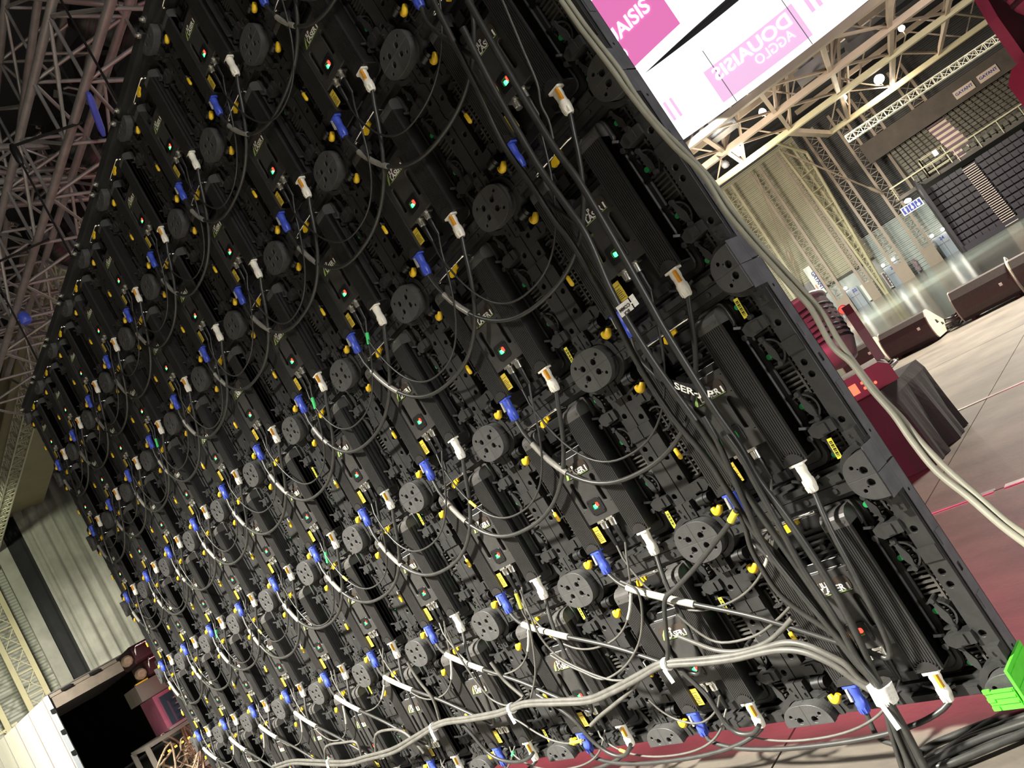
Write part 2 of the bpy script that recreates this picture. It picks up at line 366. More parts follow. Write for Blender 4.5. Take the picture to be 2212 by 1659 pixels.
def frame_mesh():
    m = M(); h = .25
    rz = (0.357, 0.258, 0.229, 0.118)
    for sg in (-1, 1):
        xa, xb = sorted((sg*0.2482, sg*0.2095))
        holes = [circ(sg*0.2265, z, 0.0085, 14) for z in (rz if sg > 0 else (0.39, 0.335, 0.215, 0.155))]
        m.mesh(plate(rrect(xa, xb, 0.0008, 0.4992, 0.003, 1), holes, 0.044, 0.056, 0.0008))
        m.box(xa, xb, 0.0565, 0.092, 0.0008, 0.4992)
        # inner step of the rail
        xs = sorted((sg*0.2075, sg*0.200)); m.box(xs[0], xs[1], 0.064, 0.09, 0.18, 0.32)
        # brackets reaching inward, chamfered
        for z in (0.362, 0.106):
            a, b = sg*0.212, sg*0.152
            poly = [(a, z), (sg*0.165, z - 0.004), (b, z + 0.006), (b, z + 0.022), (sg*0.170, z + 0.03), (a, z + 0.026)]
            m.prism(poly, 0.034, 0.075)
            m.box(min(sg*.176, sg*.196), max(sg*.176, sg*.196), 0.030, 0.036, z + 0.002, z + 0.024)
            m.bar((sg*0.152, 0.045, z + 0.024), (sg*0.138, 0.03, z + 0.034), 0.006)
            m.cyl((sg*0.146, 0.034, z + 0.004), (sg*0.146, 0.05, z + 0.004), 0.007, n=8)
        # rail knuckles next to the corner blocks
        for z in (0.075, 0.425):
            m.box(min(sg*.2485, sg*.226), max(sg*.2485, sg*.226), 0.026, 0.045, z - 0.022, z + 0.022)
            m.cyl((sg*0.236, 0.020, z - 0.008), (sg*0.236, 0.028, z - 0.008), 0.0035, n=8)
            m.cyl((sg*0.231, 0.020, z + 0.010), (sg*0.231, 0.028, z + 0.010), 0.003, n=8)
        m.box(min(sg*.2485, sg*.209), max(sg*.2485, sg*.209), 0.039, 0.0445, 0.285, 0.318)
    m.box(-0.2072, 0.2072, 0.034, 0.092, 0.0008, 0.026)
    m.box(-0.2072, 0.2072, 0.034, 0.092, 0.476, 0.4992)
    m.box(-0.19, 0.19, 0.050, 0.09, 0.026, 0.036); m.box(-0.19, 0.19, 0.050, 0.09, 0.464, 0.476)
    # little catches and screws along the top and bottom bars
    for x in (-0.135, -0.075, 0.075, 0.150):
        m.box(x - 0.012, x + 0.012, 0.026, 0.036, 0.006, 0.022)
        m.cyl((x + 0.03, 0.030, 0.012), (x + 0.03, 0.035, 0.012), 0.0065, n=10)
        m.cyl((x - 0.02, 0.030, 0.488), (x - 0.02, 0.035, 0.488), 0.006, n=10)
    m.box(0.02, 0.085, 0.018, 0.034, 0.010, 0.024); m.bar((0.075, 0.016, 0.018), (0.125, 0.022, 0.034), 0.006)
    m.bar((0.09, 0.02, 0.03), (0.06, 0.02, 0.045), 0.005); m.bar((-0.02, 0.02, 0.012), (-0.02, 0.03, 0.045), 0.006)
    # flange ring that hugs each corner block
    for sx in (-1, 1):
        for sz in (-1, 1):
            cx, cz = sx*.2495, (0.0005 if sz > 0 else 0.4995)
            arc = [sup(i*pi/2/12, .083, .066) for i in range(13)]; inn = [sup(i*pi/2/12, .0685, .0535) for i in range(13)]
            poly = [(cx - sx*x, cz + sz*z) for x, z in arc]; pi_ = [(cx - sx*x, cz + sz*z) for x, z in reversed(inn)]
            ring = poly + pi_; n = len(arc)
            for i in range(n-1):
                q = [poly[i], poly[i+1], pi_[n-2-i], pi_[n-1-i]]
                m.prism(q, 0.030, 0.060)
    # side lugs on the outer edge
    for sg in (-1, 1):
        for z in (0.17, 0.265, 0.365):
            m.box(min(sg*.2490, sg*.2500), max(sg*.2490, sg*.2500), 0.060, 0.082, z - 0.012, z + 0.012)
    return m.data('frame', X['frame'])

def back_mesh():
    m = M(); m.box(-0.2075, 0.2075, 0.080, 0.0865, 0.026, 0.476)
    z = 0.034
    while z < 0.47:
        m.box(-0.2070, 0.2070, 0.068, 0.0805, z, z + 0.0042); z += 0.0118
    for x in (-0.187, -0.12, -0.04, 0.04, 0.125, 0.19): m.box(x - 0.0025, x + 0.0025, 0.066, 0.0805, 0.03, 0.47)
    return m.data('back_panel', X['back'])
def housing_mesh():
    m = M()
    m.mesh(plate(rrect(-0.140, 0.147, 0.044, 0.462, 0.024, 4), [], 0.060, 0.0800, 0.004))
    m.mesh(plate(rrect(-0.128, 0.135, 0.058, 0.452, 0.016, 4), [], 0.052, 0.0605, 0.003))
    m.box(-0.066, 0.070, 0.020, 0.053, 0.338, 0.356)
    for z in (0.366, 0.380, 0.394, 0.408, 0.422): m.box(-0.062, 0.066, 0.042, 0.053, z, z + 0.004)
    m.cyl((0.03, 0.028, 0.385), (0.03, 0.053, 0.385), 0.007, n=10); m.cyl((-0.045, 0.015, 0.36), (-0.045, 0.053, 0.36), 0.012, n=10)
    m.box(-0.05, -0.02, 0.034, 0.053, 0.40, 0.43); m.box(0.01, 0.05, 0.038, 0.053, 0.05, 0.07); m.box(-0.04, 0.0, 0.036, 0.053, 0.075, 0.085)
    return m.data('rear_housing', X['body'])
def sink_mesh(cx):
    m = M(); w = 0.0305
    m.box(cx - w, cx + w, 0.013, 0.060, 0.083, 0.4185)
    n = 11
    for i in range(n):
        x = cx - w + (i + 0.5) * 2*w/n
        m.box(x - 0.0019, x + 0.0019, 0.0035, 0.0132, 0.083, 0.4185)
    m.box(cx - w, cx - w + 0.0012, 0.0035, 0.06, 0.083, 0.4185); m.box(cx + w - 0.0012, cx + w, 0.0035, 0.06, 0.083, 0.4185)
    # scalloped half-round shield over the plug outlet
    arc = [(cx + 0.024*cos(a), 0.0815 + 0.022*sin(a)) for a in [i*pi/12 for i in range(13)]]
    m.prism(arc, 0.0005, 0.0040)
    for i in range(1, 12):
        a = i*pi/12; m.box(cx + .0255*cos(a) - .0012, cx + .0255*cos(a) + .0012, 0.0008, 0.0040, 0.0815 + .0235*sin(a) - .0012, 0.0815 + .0235*sin(a) + .0012)
    m.box(cx - w, cx + w, 0.004, 0.052, 0.0795, 0.083)
    return m.data('heat_sink', X['sink'])
def cap_mesh(cx):
    m = M(); w = 0.0305
    prof = [(0.0036, 0.4185), (0.0036, 0.432)] + [(0.0036 + 0.034*(1 - cos(a)), 0.432 + 0.024*sin(a)) for a in (0.3, 0.6, 0.9, 1.2, 1.57)] + [(0.060, 0.456), (0.060, 0.4185)]
    k = len(prof); vs = [(cx - w, y, z) for y, z in prof] + [(cx + w, y, z) for y, z in prof]
    m.add(vs, [tuple(range(k)), tuple(reversed(range(k, 2*k)))])
    for i in range(k): m.add([vs[i], vs[k+i], vs[k+(i+1) % k], vs[(i+1) % k]], [(0,1,2,3)], 0, 1 <= i <= 6)
    for sx in (-1, 1): m.cyl((cx + sx*0.021, 0.0025, 0.430), (cx + sx*0.021, 0.006, 0.430), 0.004, n=8)
    m.mesh(plate(rrect(cx - w - .006, cx + w + .006, 0.40, 0.462, 0.012, 3), [], 0.046, 0.060, 0.001))
    return m.data('sink_cap', X['cap'])
CXB, CXW = -0.095, 0.102                     # heat sink centres, left (blue inlet) and right (white outlet)
def plate_mesh():
    m = M()
    out = rrect(-0.064, 0.0712, 0.150, 0.338, 0.004, 2)
    slots = [rrect(0.0365, 0.0565, 0.192, 0.276, 0.0098, 4), rrect(-0.050, -0.030, 0.192, 0.276, 0.0098, 4)]
    scr = [circ(x, z, 0.0022, 8) for x, z in ((-0.055, 0.326), (0.062, 0.326), (-0.055, 0.186), (0.062, 0.186), (0.062, 0.282))]
    win = [rrect(-0.014, 0.020, 0.180, 0.203, 0.006, 3)]
    m.mesh(plate(out, slots + scr + win, 0.010, 0.020, 0.0008))
    m.box(-0.066, 0.073, 0.0215, 0.0515, 0.155, 0.338)
    m.box(-0.066, -0.060, 0.0215, 0.049, 0.10, 0.16); m.box(0.067, 0.073, 0.0215, 0.049, 0.10, 0.16)
    return m.data('control_plate', X['plate'])
def window_mesh():
    m = M(); m.mesh(plate(rrect(-0.0235, 0.0295, 0.168, 0.213, 0.008, 3), [rrect(-0.011, 0.017, 0.182, 0.201, 0.005, 3)], 0.0062, 0.0098, 0.0008))
    for x, z in ((-0.0185, 0.174), (0.0245, 0.174), (-0.0185, 0.207), (0.0245, 0.207)): m.cyl((x, 0.0048, z), (x, 0.0064, z), 0.0022, n=8)
    return m.data('indicator_bezel', X['dark'])
def logo_mesh():
    m = M(); m.mesh(plate(rrect(-0.046, 0.054, 0.285, 0.322, 0.012, 3), [], 0.0078, 0.0098), 0)
    t = text_mesh('LASER', 0.0215, 0.0006); t2 = text_mesh('JLP', 0.0165, 0.0005)
    m.mesh(t, 1, Matrix.Translation((0.008, 0.0073, 0.2895)) @ TXZ)
    m.mesh(t2, 1, Matrix.Translation((-0.006, 0.0073, 0.3055)) @ TXZ)
    m.add([(-0.043, 0.0073, 0.287), (-0.034, 0.0073, 0.287), (-0.020, 0.0073, 0.3165), (-0.026, 0.0073, 0.312), (-0.036, 0.0073, 0.302)], [(0,1,2,3,4)], 2)
    m.box(0.044, 0.048, 0.0070, 0.0076, 0.289, 0.304, 1)
    m.box(-0.028, 0.05, 0.0070, 0.0076, 0.2862, 0.2876, 2)
    return m.data('logo_label', [X['logo_b'], X['logo_w'], X['logo_g']])
def strip_mesh():
    m = M(); m.add([(-0.05, 0.0195, 0.3395), (0.052, 0.0195, 0.3395), (0.052, 0.0285, 0.3568), (-0.05, 0.0285, 0.3568)], [(0,1,2,3)], 0)
    m.add([(-0.05, 0.0205, 0.3395), (0.052, 0.0205, 0.3395), (0.052, 0.0295, 0.3568), (-0.05, 0.0295, 0.3568)], [(3,2,1,0)], 0)
    random.seed(3); x = -0.044
    while x < 0.044:
        w = random.choice((.001, .002, .003))
        if not -.005 < x < .006: m.add([(x, 0.0208 - .0005, 0.3425), (x+w, 0.0203, 0.3425), (x+w, 0.0268, 0.3538), (x, 0.0268, 0.3538)], [(0,1,2,3)], 1)
        x += w + random.choice((.002, .003))
    return m.data('serial_strip', [X['paper'], X['ink']])
def socket_mesh(cx):
    m = M(); m.mesh(plate(rrect(cx - 0.0135, cx + 0.0135, 0.143, 0.1495, 0.001, 1), [], 0.008, 0.034), 0)
    m.cyl((cx, 0.020, 0.145), (cx, 0.017, 0.122), 0.0098, 0.0092, 12)
    m.box(cx - 0.004, cx + 0.004, 0.006, 0.011, 0.126, 0.142); m.cyl((cx + .007, .004, .146), (cx + .007, .009, .146), .003, n=8)
    return m.data('data_socket', X['nickel'])
def wlabel_mesh():
    m = M(); m.box(-0.0640, -0.0400, 0.0125, 0.0138, 0.091, 0.139, 0)
    m.box(-0.0600, -0.0440, 0.0118, 0.0126, 0.1275, 0.1285, 1)
    for i in range(6): m.box(-0.0605 + .001*(i % 2), -0.0435 - .002*(i % 3), 0.0118, 0.0126, 0.097 + i*0.0045, 0.0982 + i*0.0045, 1)
    return m.data('warning_label', [X['ylabel'], X['ink']])
def clamp_mesh(z):
    m = M()
    for i, (x, r) in enumerate(((-0.196, .0135), (-0.184, .0150), (-0.172, .0135))): m.cyl((x, 0.026, z), (x + 0.011, 0.026, z), r, n=14)
    m.box(-0.206, -0.160, 0.030, 0.05, z - 0.012, z + 0.012); m.bar((-0.2, 0.018, z - 0.03), (-0.17, 0.02, z - 0.022), 0.005)
    return m.data('lock_clamp', X['dark'])
def knob_mesh(z, fl=1):
    m = M(); p = [(-0.163, 0.014, z - 0.026), (-0.158, 0.010, z - 0.036), (-0.150, 0.008, z - 0.038), (-0.142, 0.008, z - 0.032), (-0.137, 0.010, z - 0.025)]
    if fl < 0: p = [(x, y, 2*(z - 0.03) - zz) for x, y, zz in p]
    m.tube(smooth_path(p, 3), [0.006 + 0.0035*sin(pi*min(1, (i+1.2)/14)) for i in range(13)], 8)
    return m.data('yellow_knob', X['yellow'])
def pin_mesh():
    m = M(); m.tube([(-0.172, 0.030, 0.240), (-0.166, 0.012, 0.242), (-0.163, 0.010, 0.238), (-0.160, 0.008, 0.228)], 0.0024, 6, 1)
    m.rev([(0, .003), (.002, .0055), (.026, .0060), (.030, .003)], (-0.160, 0.008, 0.228), (0.08, -0.02, -1), 10, 0)
    return m.data('release_pin', [X['yellow'], X['nickel']])
def handle_mesh():
    m = M(); m.tube(smooth_path([(-0.078, 0.034, 0.462), (-0.074, 0.014, 0.468), (-0.064, 0.008, 0.470), (0.06, 0.008, 0.470), (0.070, 0.014, 0.468), (0.074, 0.034, 0.462)], 3), 0.0042, 8)
    return m.data('carry_handle', X['chrome'])
def htab_mesh():
    m = M(); m.prism([(-0.018, 0.452), (-0.012, 0.446), (0.0, 0.447), (0.012, 0.455), (0.026, 0.457), (0.026, 0.466), (0.004, 0.466), (-0.012, 0.464)], 0.004, 0.012)
    return m.data('handle_tab', X['yellow'])
def lever_mesh(pts, w):
    m = M(); a, b = Vector((pts[0][0], 0, pts[0][1])), Vector((pts[1][0], 0, pts[1][1])); d = (b - a).normalized(); n = Vector((d.z, 0, -d.x)); L = (b - a).length
    prof = [(0, .25), (.04, .5), (.18, .45), (.34, .7), (.55, 1.0), (.72, .8), (.86, .45), (.97, .5), (1, .25)]
    poly = [a + d*L*t + n*w*k for t, k in prof] + [a + d*L*t - n*w*k for t, k in reversed(prof)]
    m.prism([(p.x, p.z) for p in poly], 0.046, 0.052)
    m.cyl((b.x, 0.040, b.z), (b.x, 0.068, b.z), 0.006, n=10); m.cyl((a.x, 0.044, a.z), (a.x, 0.068, a.z), 0.006, n=10)
    return m.data('module_lever', X['frame'])
def ring_mesh(cx, cz):
    m = M(); pts = [(cx + 0.034*cos(a), 0.058, cz + 0.034*sin(a)) for a in [-1.9 + i*3.9/16 for i in range(17)]]
    for i in range(16):
        p, q = Vector(pts[i]), Vector(pts[i+1]); c = Vector((cx, 0.058, cz))
        pi2, qi = p + (c-p)*0.13, q + (c-q)*0.13
        m.prism([(p.x, p.z), (q.x, q.z), (qi.x, qi.z), (pi2.x, pi2.z)], 0.050, 0.068)
    return m.data('magnet_ring', X['frame'])
def dot_mesh(x, z):
    m = M(); m.cyl((x, 0.0600, z), (x, 0.0665, z), 0.0066, n=12); return m.data('green_sticker', X['green'])
def bsticker_mesh(x, z, tilt=0.0):
    m = M(); m.box(-0.0058, 0.0058, 0.0420, 0.0432, -0.024, 0.024, 0)
    for i in range(12):
        w = (0.0008, 0.0016, 0.0024)[i*7 % 3]; m.box(-0.0035, 0.0035, 0.0414, 0.0421, -0.018 + i*0.003, -0.018 + i*0.003 + w, 1)
    for k in range(len(m.v)):
        a, y, b = m.v[k]; m.v[k] = (x + a*cos(tilt) - b*sin(tilt), y, z + a*sin(tilt) + b*cos(tilt))
    return m.data('barcode_sticker', [X['ysticker'], X['ink']])
def tile_mesh(lit):
    m = M(); m.box(-0.2492, 0.2492, 0.0925, 0.0990, 0.0008, 0.4992, 0)
    m.add([(-0.2450, 0.0995, 0.004), (0.2450, 0.0995, 0.004), (0.2450, 0.0995, 0.496), (-0.2450, 0.0995, 0.496)], [(0,1,2,3)], 1)
    return m.data('led_tile', [X['dark'], X['screen'] if lit else X['dark']])
def edge_mesh():
    m = M(); hs = [circ(.072, .07, .004, 8), circ(.072, .43, .004, 8), rrect(.068, .076, .165, .185, .003, 2), rrect(.068, .076, .31, .33, .003, 2), rrect(.066, .078, .24, .26, .002, 1)]
    me = plate(rrect(0.057, 0.0915, 0.002, 0.498, 0.001, 1), hs, 0.0, 0.0016); m.mesh(me, 0, Matrix(((0, 1, 0, 0.2502), (1, 0, 0, 0), (0, 0, 1, 0), (0, 0, 0, 1))))
    for z0, z1 in ((.0, .058), (.442, .4985)): m.box(.2502, .2518, .004, .0565, z0, z1)
    for z in (.175, .32): m.box(.2518, .2545, .060, .084, z - .016, z + .016)
    return m.data('edge_plate', X['edge'])
def lightdot(cx, cz, key, nm):
    m = M(); m.mesh(plate(rrect(cx - .0042, cx + .0042, cz - .0055, cz + .0055, .002, 2), [], 0.0080, 0.0150)); return m.data(nm, X[key])

G = dict(frame=frame_mesh(), edge=edge_mesh(), back=back_mesh(), house=housing_mesh(), s1=sink_mesh(CXB), s2=sink_mesh(CXW), sc1=cap_mesh(CXB), sc2=cap_mesh(CXW), plate=plate_mesh(), win=window_mesh(), logo=logo_mesh(),
         strip=strip_mesh(), so1=socket_mesh(-0.0145), so2=socket_mesh(0.0215), wl=wlabel_mesh(), c1=clamp_mesh(0.086), c2=clamp_mesh(0.430), k1=knob_mesh(0.086), k2=knob_mesh(0.430),
         pin=pin_mesh(), handle=handle_mesh(), htab=htab_mesh(), tile=tile_mesh(True), tileoff=tile_mesh(False), red=lightdot(0.0085, 0.1935, 'ledr', 'red_light'), green=lightdot(-0.0030, 0.1895, 'ledg', 'green_light'),
         lv1=lever_mesh(((0.170, 0.345), (0.182, 0.280)), .0095), lv2=lever_mesh(((0.170, 0.205), (0.182, 0.140)), .0095), lv3=lever_mesh(((0.168, 0.452), (0.180, 0.398)), .009), lv4=lever_mesh(((0.168, 0.096), (0.180, 0.038)), .009),
         rg1=ring_mesh(0.170, 0.308), rg2=ring_mesh(0.166, 0.170), rg3=ring_mesh(-0.186, 0.308), rg4=ring_mesh(-0.186, 0.170),
         d1=dot_mesh(0.157, 0.432), d2=dot_mesh(0.156, 0.303), d3=dot_mesh(0.157, 0.176), d4=dot_mesh(0.159, 0.055), b1=bsticker_mesh(0.178, 0.070, -0.06), b2=bsticker_mesh(0.178, 0.318, -0.04), b3=bsticker_mesh(0.174, 0.425, -0.05))
ROWN = ['bottom row', 'second row up', 'third row up', 'fourth row up', 'fifth row up', 'top row']
def cab_place(r, j):
    s = j*0.5 + 0.25
    return W(s, r*0.5), -KW*s
CN = ['rightmost'] + [o + ' from right end' for o in ORD[1:9]] + ['leftmost']
for r in range(NR):
    for j in range(NC):
        loc, rz = cab_place(r, j)
        c = thing('led_cabinet', 'black LED cabinet seen from behind, %s, %s' % (ROWN[r], CN[j]), 'LED panel', loc, rz, 'LED cabinets of the video wall')
        link('frame', G['frame'], c); link('back_panel', G['back'], c); link('rear_housing', G['house'], c); link('led_tile', G['tile' if r < 2 else 'tileoff'], c)
        for sx in (-1, 1):
            for sz in (-1, 1):
                link('corner_block', QM[(-sx, -sz)], c, (sx*0.25, 0, 0.5 if sz > 0 else 0.0))
        q = link('heat_sink', G['s1'], c); link('sink_cap', G['sc1'], q); q = link('heat_sink', G['s2'], c); link('sink_cap', G['sc2'], q)
        p = link('control_plate', G['plate'], c)
        link('logo_label', G['logo'], p, label='decal reading JLP LASER'); link('indicator_bezel', G['win'], p); link('serial_strip', G['strip'], p)
        if (r, j) != (1, 0): link('red_light', G['red'], p)
        link('green_light', G['green'], p)
        link('data_socket', G['so1'], c); link('data_socket', G['so2'], c)
        if (r, j) not in ((0, 0),): link('warning_label', G['wl'], c, label='yellow printed warning label')
        for cl, kn in (('c1', 'k1'), ('c2', 'k2')):
            q = link('lock_clamp', G[cl], c); link('yellow_knob', G[kn], q)
        link('release_pin', G['pin'], c)
        q = link('carry_handle', G['handle'], c); link('handle_tab', G['htab'], q)
        if j == 0: link('edge_plate', G['edge'], c, label='grey slotted plate on the outer edge')
        if j < 6:
            for k in ('lv1', 'lv2', 'lv3', 'lv4'): link('module_lever', G[k], c)
            for k in ('rg1', 'rg2', 'rg3', 'rg4'): link('magnet_ring', G[k], c)
            for k in ('d1', 'd2', 'd3', 'd4'): link('green_sticker', G[k], c)
            if (r, j) in ((1, 0), (1, 1), (0, 3), (2, 1), (4, 0)): link('barcode_sticker', G['b1'], c)
            if (r, j) in ((0, 1), (2, 4)): link('barcode_sticker', G['b2'], c)
            if (r, j) in ((0, 2), (1, 0), (1, 3), (0, 5)): link('barcode_sticker', G['b3'], c)

# fly bars that carry the top row
for j in range(NC):
    s = j*0.5 + 0.25
    m = M(); m.box(-0.248, 0.248, 0.02, 0.085, 0.0, 0.085); m.box(-0.235, 0.235, 0.005, 0.02, 0.03, 0.06)
    o = m.obj('fly_bar', X['frame'], None, loc=W(s, 3.001), rz=-KW*s, label='black fly bar on top of the LED wall, %s' % CN[j], cat='fly bar', group='fly bars along the top of the LED wall')
    for x in (-0.21, 0.21):
        b = M(); b.cyl((x, -0.002, 0.045), (x, 0.03, 0.045), 0.012, n=10); b.cyl((x, -0.012, 0.045), (x, -0.002, 0.045), 0.006, n=8)
        b.obj('bolt', X['nickel'], o)

# ---------------------------------------------------------------- plugs and cables on the wall
def plug_mesh(key, latch):
    m = M(); m.mesh(plate(rrect(-0.0185, 0.0185, -0.0125, 0.0125, 0.004, 3), [circ(-0.014, 0.0, 0.002, 6), circ(0.014, 0, 0.002, 6)], -0.0025, 0.0025), 0, Matrix(((1,0,0,0),(0,0,1,0.0),(0,1,0,0),(0,0,0,1))))
    m.rev([(0.0, .0125), (.012, .0130), (.020, .0115), (.032, .0120), (.036, .0140), (.048, .0140), (.064, .0105), (.066, .0085)], (0, 0, -0.002), (0, -0.06, -1), 14, 0)
    for i in range(8):
        a = i*pi/4; m.bar((.0118*cos(a), .0118*sin(a) - .004, -0.051), (.0102*cos(a), .0102*sin(a) - .005, -0.064), 0.0035, 0.0035, 0)
    sx = 1 if latch == 'orange' else -1
    m.bar((sx*0.0085, -0.0105, -0.003), (sx*0.0095, -0.0130, -0.032), 0.009, 0.006, 1)
    return m.data('plug', [X[key], X[latch]])
PB, PW = plug_mesh('blue', 'sleeve'), plug_mesh('white', 'orange')
PWB = plug_mesh('white', 'dark'); 
def cabpt(r, j, lx, z, y=0.0):
    loc, rz = cab_place(r, j)
    return Vector(loc) + Vector((lx*cos(rz) - y*sin(rz), lx*sin(rz) + y*cos(rz), z))
PLUGZ, PLUGY = 0.0765, 0.0125
def plug(kind, r, j, parent):
    loc, rz = cab_place(r, j)
    me, lx, nm = (PB, CXB, 'blue_plug') if kind == 'b' else ((PWB if random.random() < .15 else PW), CXW, 'white_plug')
    return link(nm, me, parent, cabpt(r, j, lx, PLUGZ, PLUGY), rz=rz)
def boot_mesh():
    m = M(); m.rev([(0, .0088), (.014, .0092), (.018, .0078), (.050, .0055), (.054, .0035)], (0, 0, 0), (0.05, -0.08, -1), 10); return m.data('boot', X['dark'])
BOOT = boot_mesh()
def hang(a, b, sag, seg=26, bulge=0.03, skew=0.0):
    """a cable drooping from a (right) to b (left): both ends leave straight down"""
    pts = []
    for i in range(seg + 1):
        t = i/seg
        e = 0.5 - 0.5*cos(pi*t); u = 0.55*t + 0.45*e
        x = a.lerp(b, u)
        d = 1 - abs(2*t - 1)**2.3
        x = Vector((x.x + skew*sin(pi*t), x.y - bulge*sin(pi*t)**0.5, x.z - sag*d))
        pts.append(x)
    return pts
random.seed(11)
for r in range(0, NR):
    for j in range(0, NC - 1):
        a = cabpt(r, j, CXW, PLUGZ - 0.068, PLUGY - 0.006); b = cabpt(r, j+1, CXB, PLUGZ - 0.068, PLUGY - 0.006)
        nm = 'cabinets %s and %s from right, %s' % (ORD[j], ORD[j+1], ROWN[r])
        t = thing('power_cable', 'black power cable drooping behind ' + nm, 'cable', (a + b)/2, 0, 'power cables looped from cabinet to cabinet')
        base = (a + b)/2
        if r == 0:
            pts = hang(a, b, random.uniform(0.035, 0.05), 26, 0.035)
        elif r == 1:
            low = a + Vector((-0.03 + random.uniform(-.02, .02), -0.045, -0.33 + random.uniform(-.03, .03)))
            pts = smooth_path([a, a + Vector((0.003, -0.03, -0.08)), a + Vector((0.0, -0.045, -0.2)), low, low + Vector((-0.06, 0, 0.02)),
                               b.lerp(low, 0.64) + Vector((0, -0.02, 0.012)), b.lerp(low, 0.34) + Vector((0, -0.028, 0.0)), b.lerp(low, 0.10) + Vector((-.004, -0.018, -0.012)), b], 5)
        else:
            pts = hang(a, b, random.uniform(0.24, 0.30), 30, 0.03, random.uniform(-.03, .02))
        bl = link('blue_plug', PB, t, cabpt(r, j+1, CXB, PLUGZ, PLUGY) - base, rz=-KW*(j*.5+.75))
        wh = link('white_plug', PWB if random.random() < .14 else PW, t, cabpt(r, j, CXW, PLUGZ, PLUGY) - base, rz=-KW*(j*.5+.25))
        M().tube([p - base for p in pts], 0.0062, 8).obj('cord', X['rubber'] if r > 1 else X['rubber'], t)
        n = len(pts)
        if r > 0:
            k0 = int(n*(0.80 + .03*((j + r) % 2))) if r > 1 else int(n*0.73); k1 = int(n*0.91) if r > 1 else int(n*0.86)
            M().tube([p - base for p in pts[k0:k1+1]], 0.0098 if r == 1 else 0.0088, 8).obj('sleeve', X['sleeve' if r == 1 else 'dsleeve'], t, label='grey plastic tube over the cord')
        # thin data cable beside it
        a = cabpt(r, j, 0.0215, 0.122, 0.017); b = cabpt(r, j+1, -0.0145, 0.122, 0.017); base = (a + b)/2
        t = thing('data_cable', 'thin data cable drooping behind ' + nm, 'cable', base, 0, 'data cables looped from cabinet to cabinet')
        link('boot', BOOT, t, a - base); link('boot', BOOT, t, b - base)
        o2 = Vector((0.003, -0.005, -0.05))
        sg = random.uniform(0.24, 0.34) if r > 1 else (random.uniform(.2, .3) if r == 1 else 0.085)
        pts = hang(a + o2, b + o2, sg, 28, 0.035 + random.uniform(0, .012), random.uniform(-.04, .05))
        M().tube([p - base for p in pts], 0.0032, 6).obj('cord', X['dustcable'] if r <= 1 else X['rubber'], t)
        k = random.choice((4, 5))
        if r == 1: M().tube([p - base for p in pts[k:k+4]], 0.0052, 6).obj('sleeve', X['sleeve'], t)
        if r <= 2 and j % 2: M().tube([p - base for p in pts[-7:-5]], 0.0048, 6).obj('tag', X['ysticker'], t, label='yellow wrapped tag')
        if (r, j) in ((5, 1), (3, 2), (3, 3), (2, 4), (2, 7), (4, 6), (0, 3)): M().tube([p - base for p in pts[1:3]], 0.0062, 6).obj('tape_flag', X['gtape'], t, label='green tape flag')
    # end plugs
    for kind, j in (('b', 0), ('w', NC - 1)):
        lx = CXB if kind == 'b' else CXW
        a = cabpt(r, j, lx, PLUGZ - 0.068, PLUGY - 0.006)
        t = thing('power_cable', '%s plug with a short black cord, %s cabinet, %s' % (('blue', 'white')[kind == 'w'], ('rightmost', 'leftmost')[j > 0], ROWN[r]), 'cable', a)
        link(('blue_plug', 'white_plug')[kind == 'w'], (PB, PW)[kind == 'w'], t, cabpt(r, j, lx, PLUGZ, PLUGY) - a, rz=-KW*(j*.5+.25))
        d = 0.10 if j == 0 else 0.04
        pts = smooth_path([a, a + Vector((0, -.012, -.05)), a + Vector((d*.4, -.03, -.14 if r else -.06)), a + Vector((d, -.045, -.26 if r else -.075))], 5)
        M().tube([p - a for p in pts], 0.0062, 8).obj('cord', X['rubber'], t)

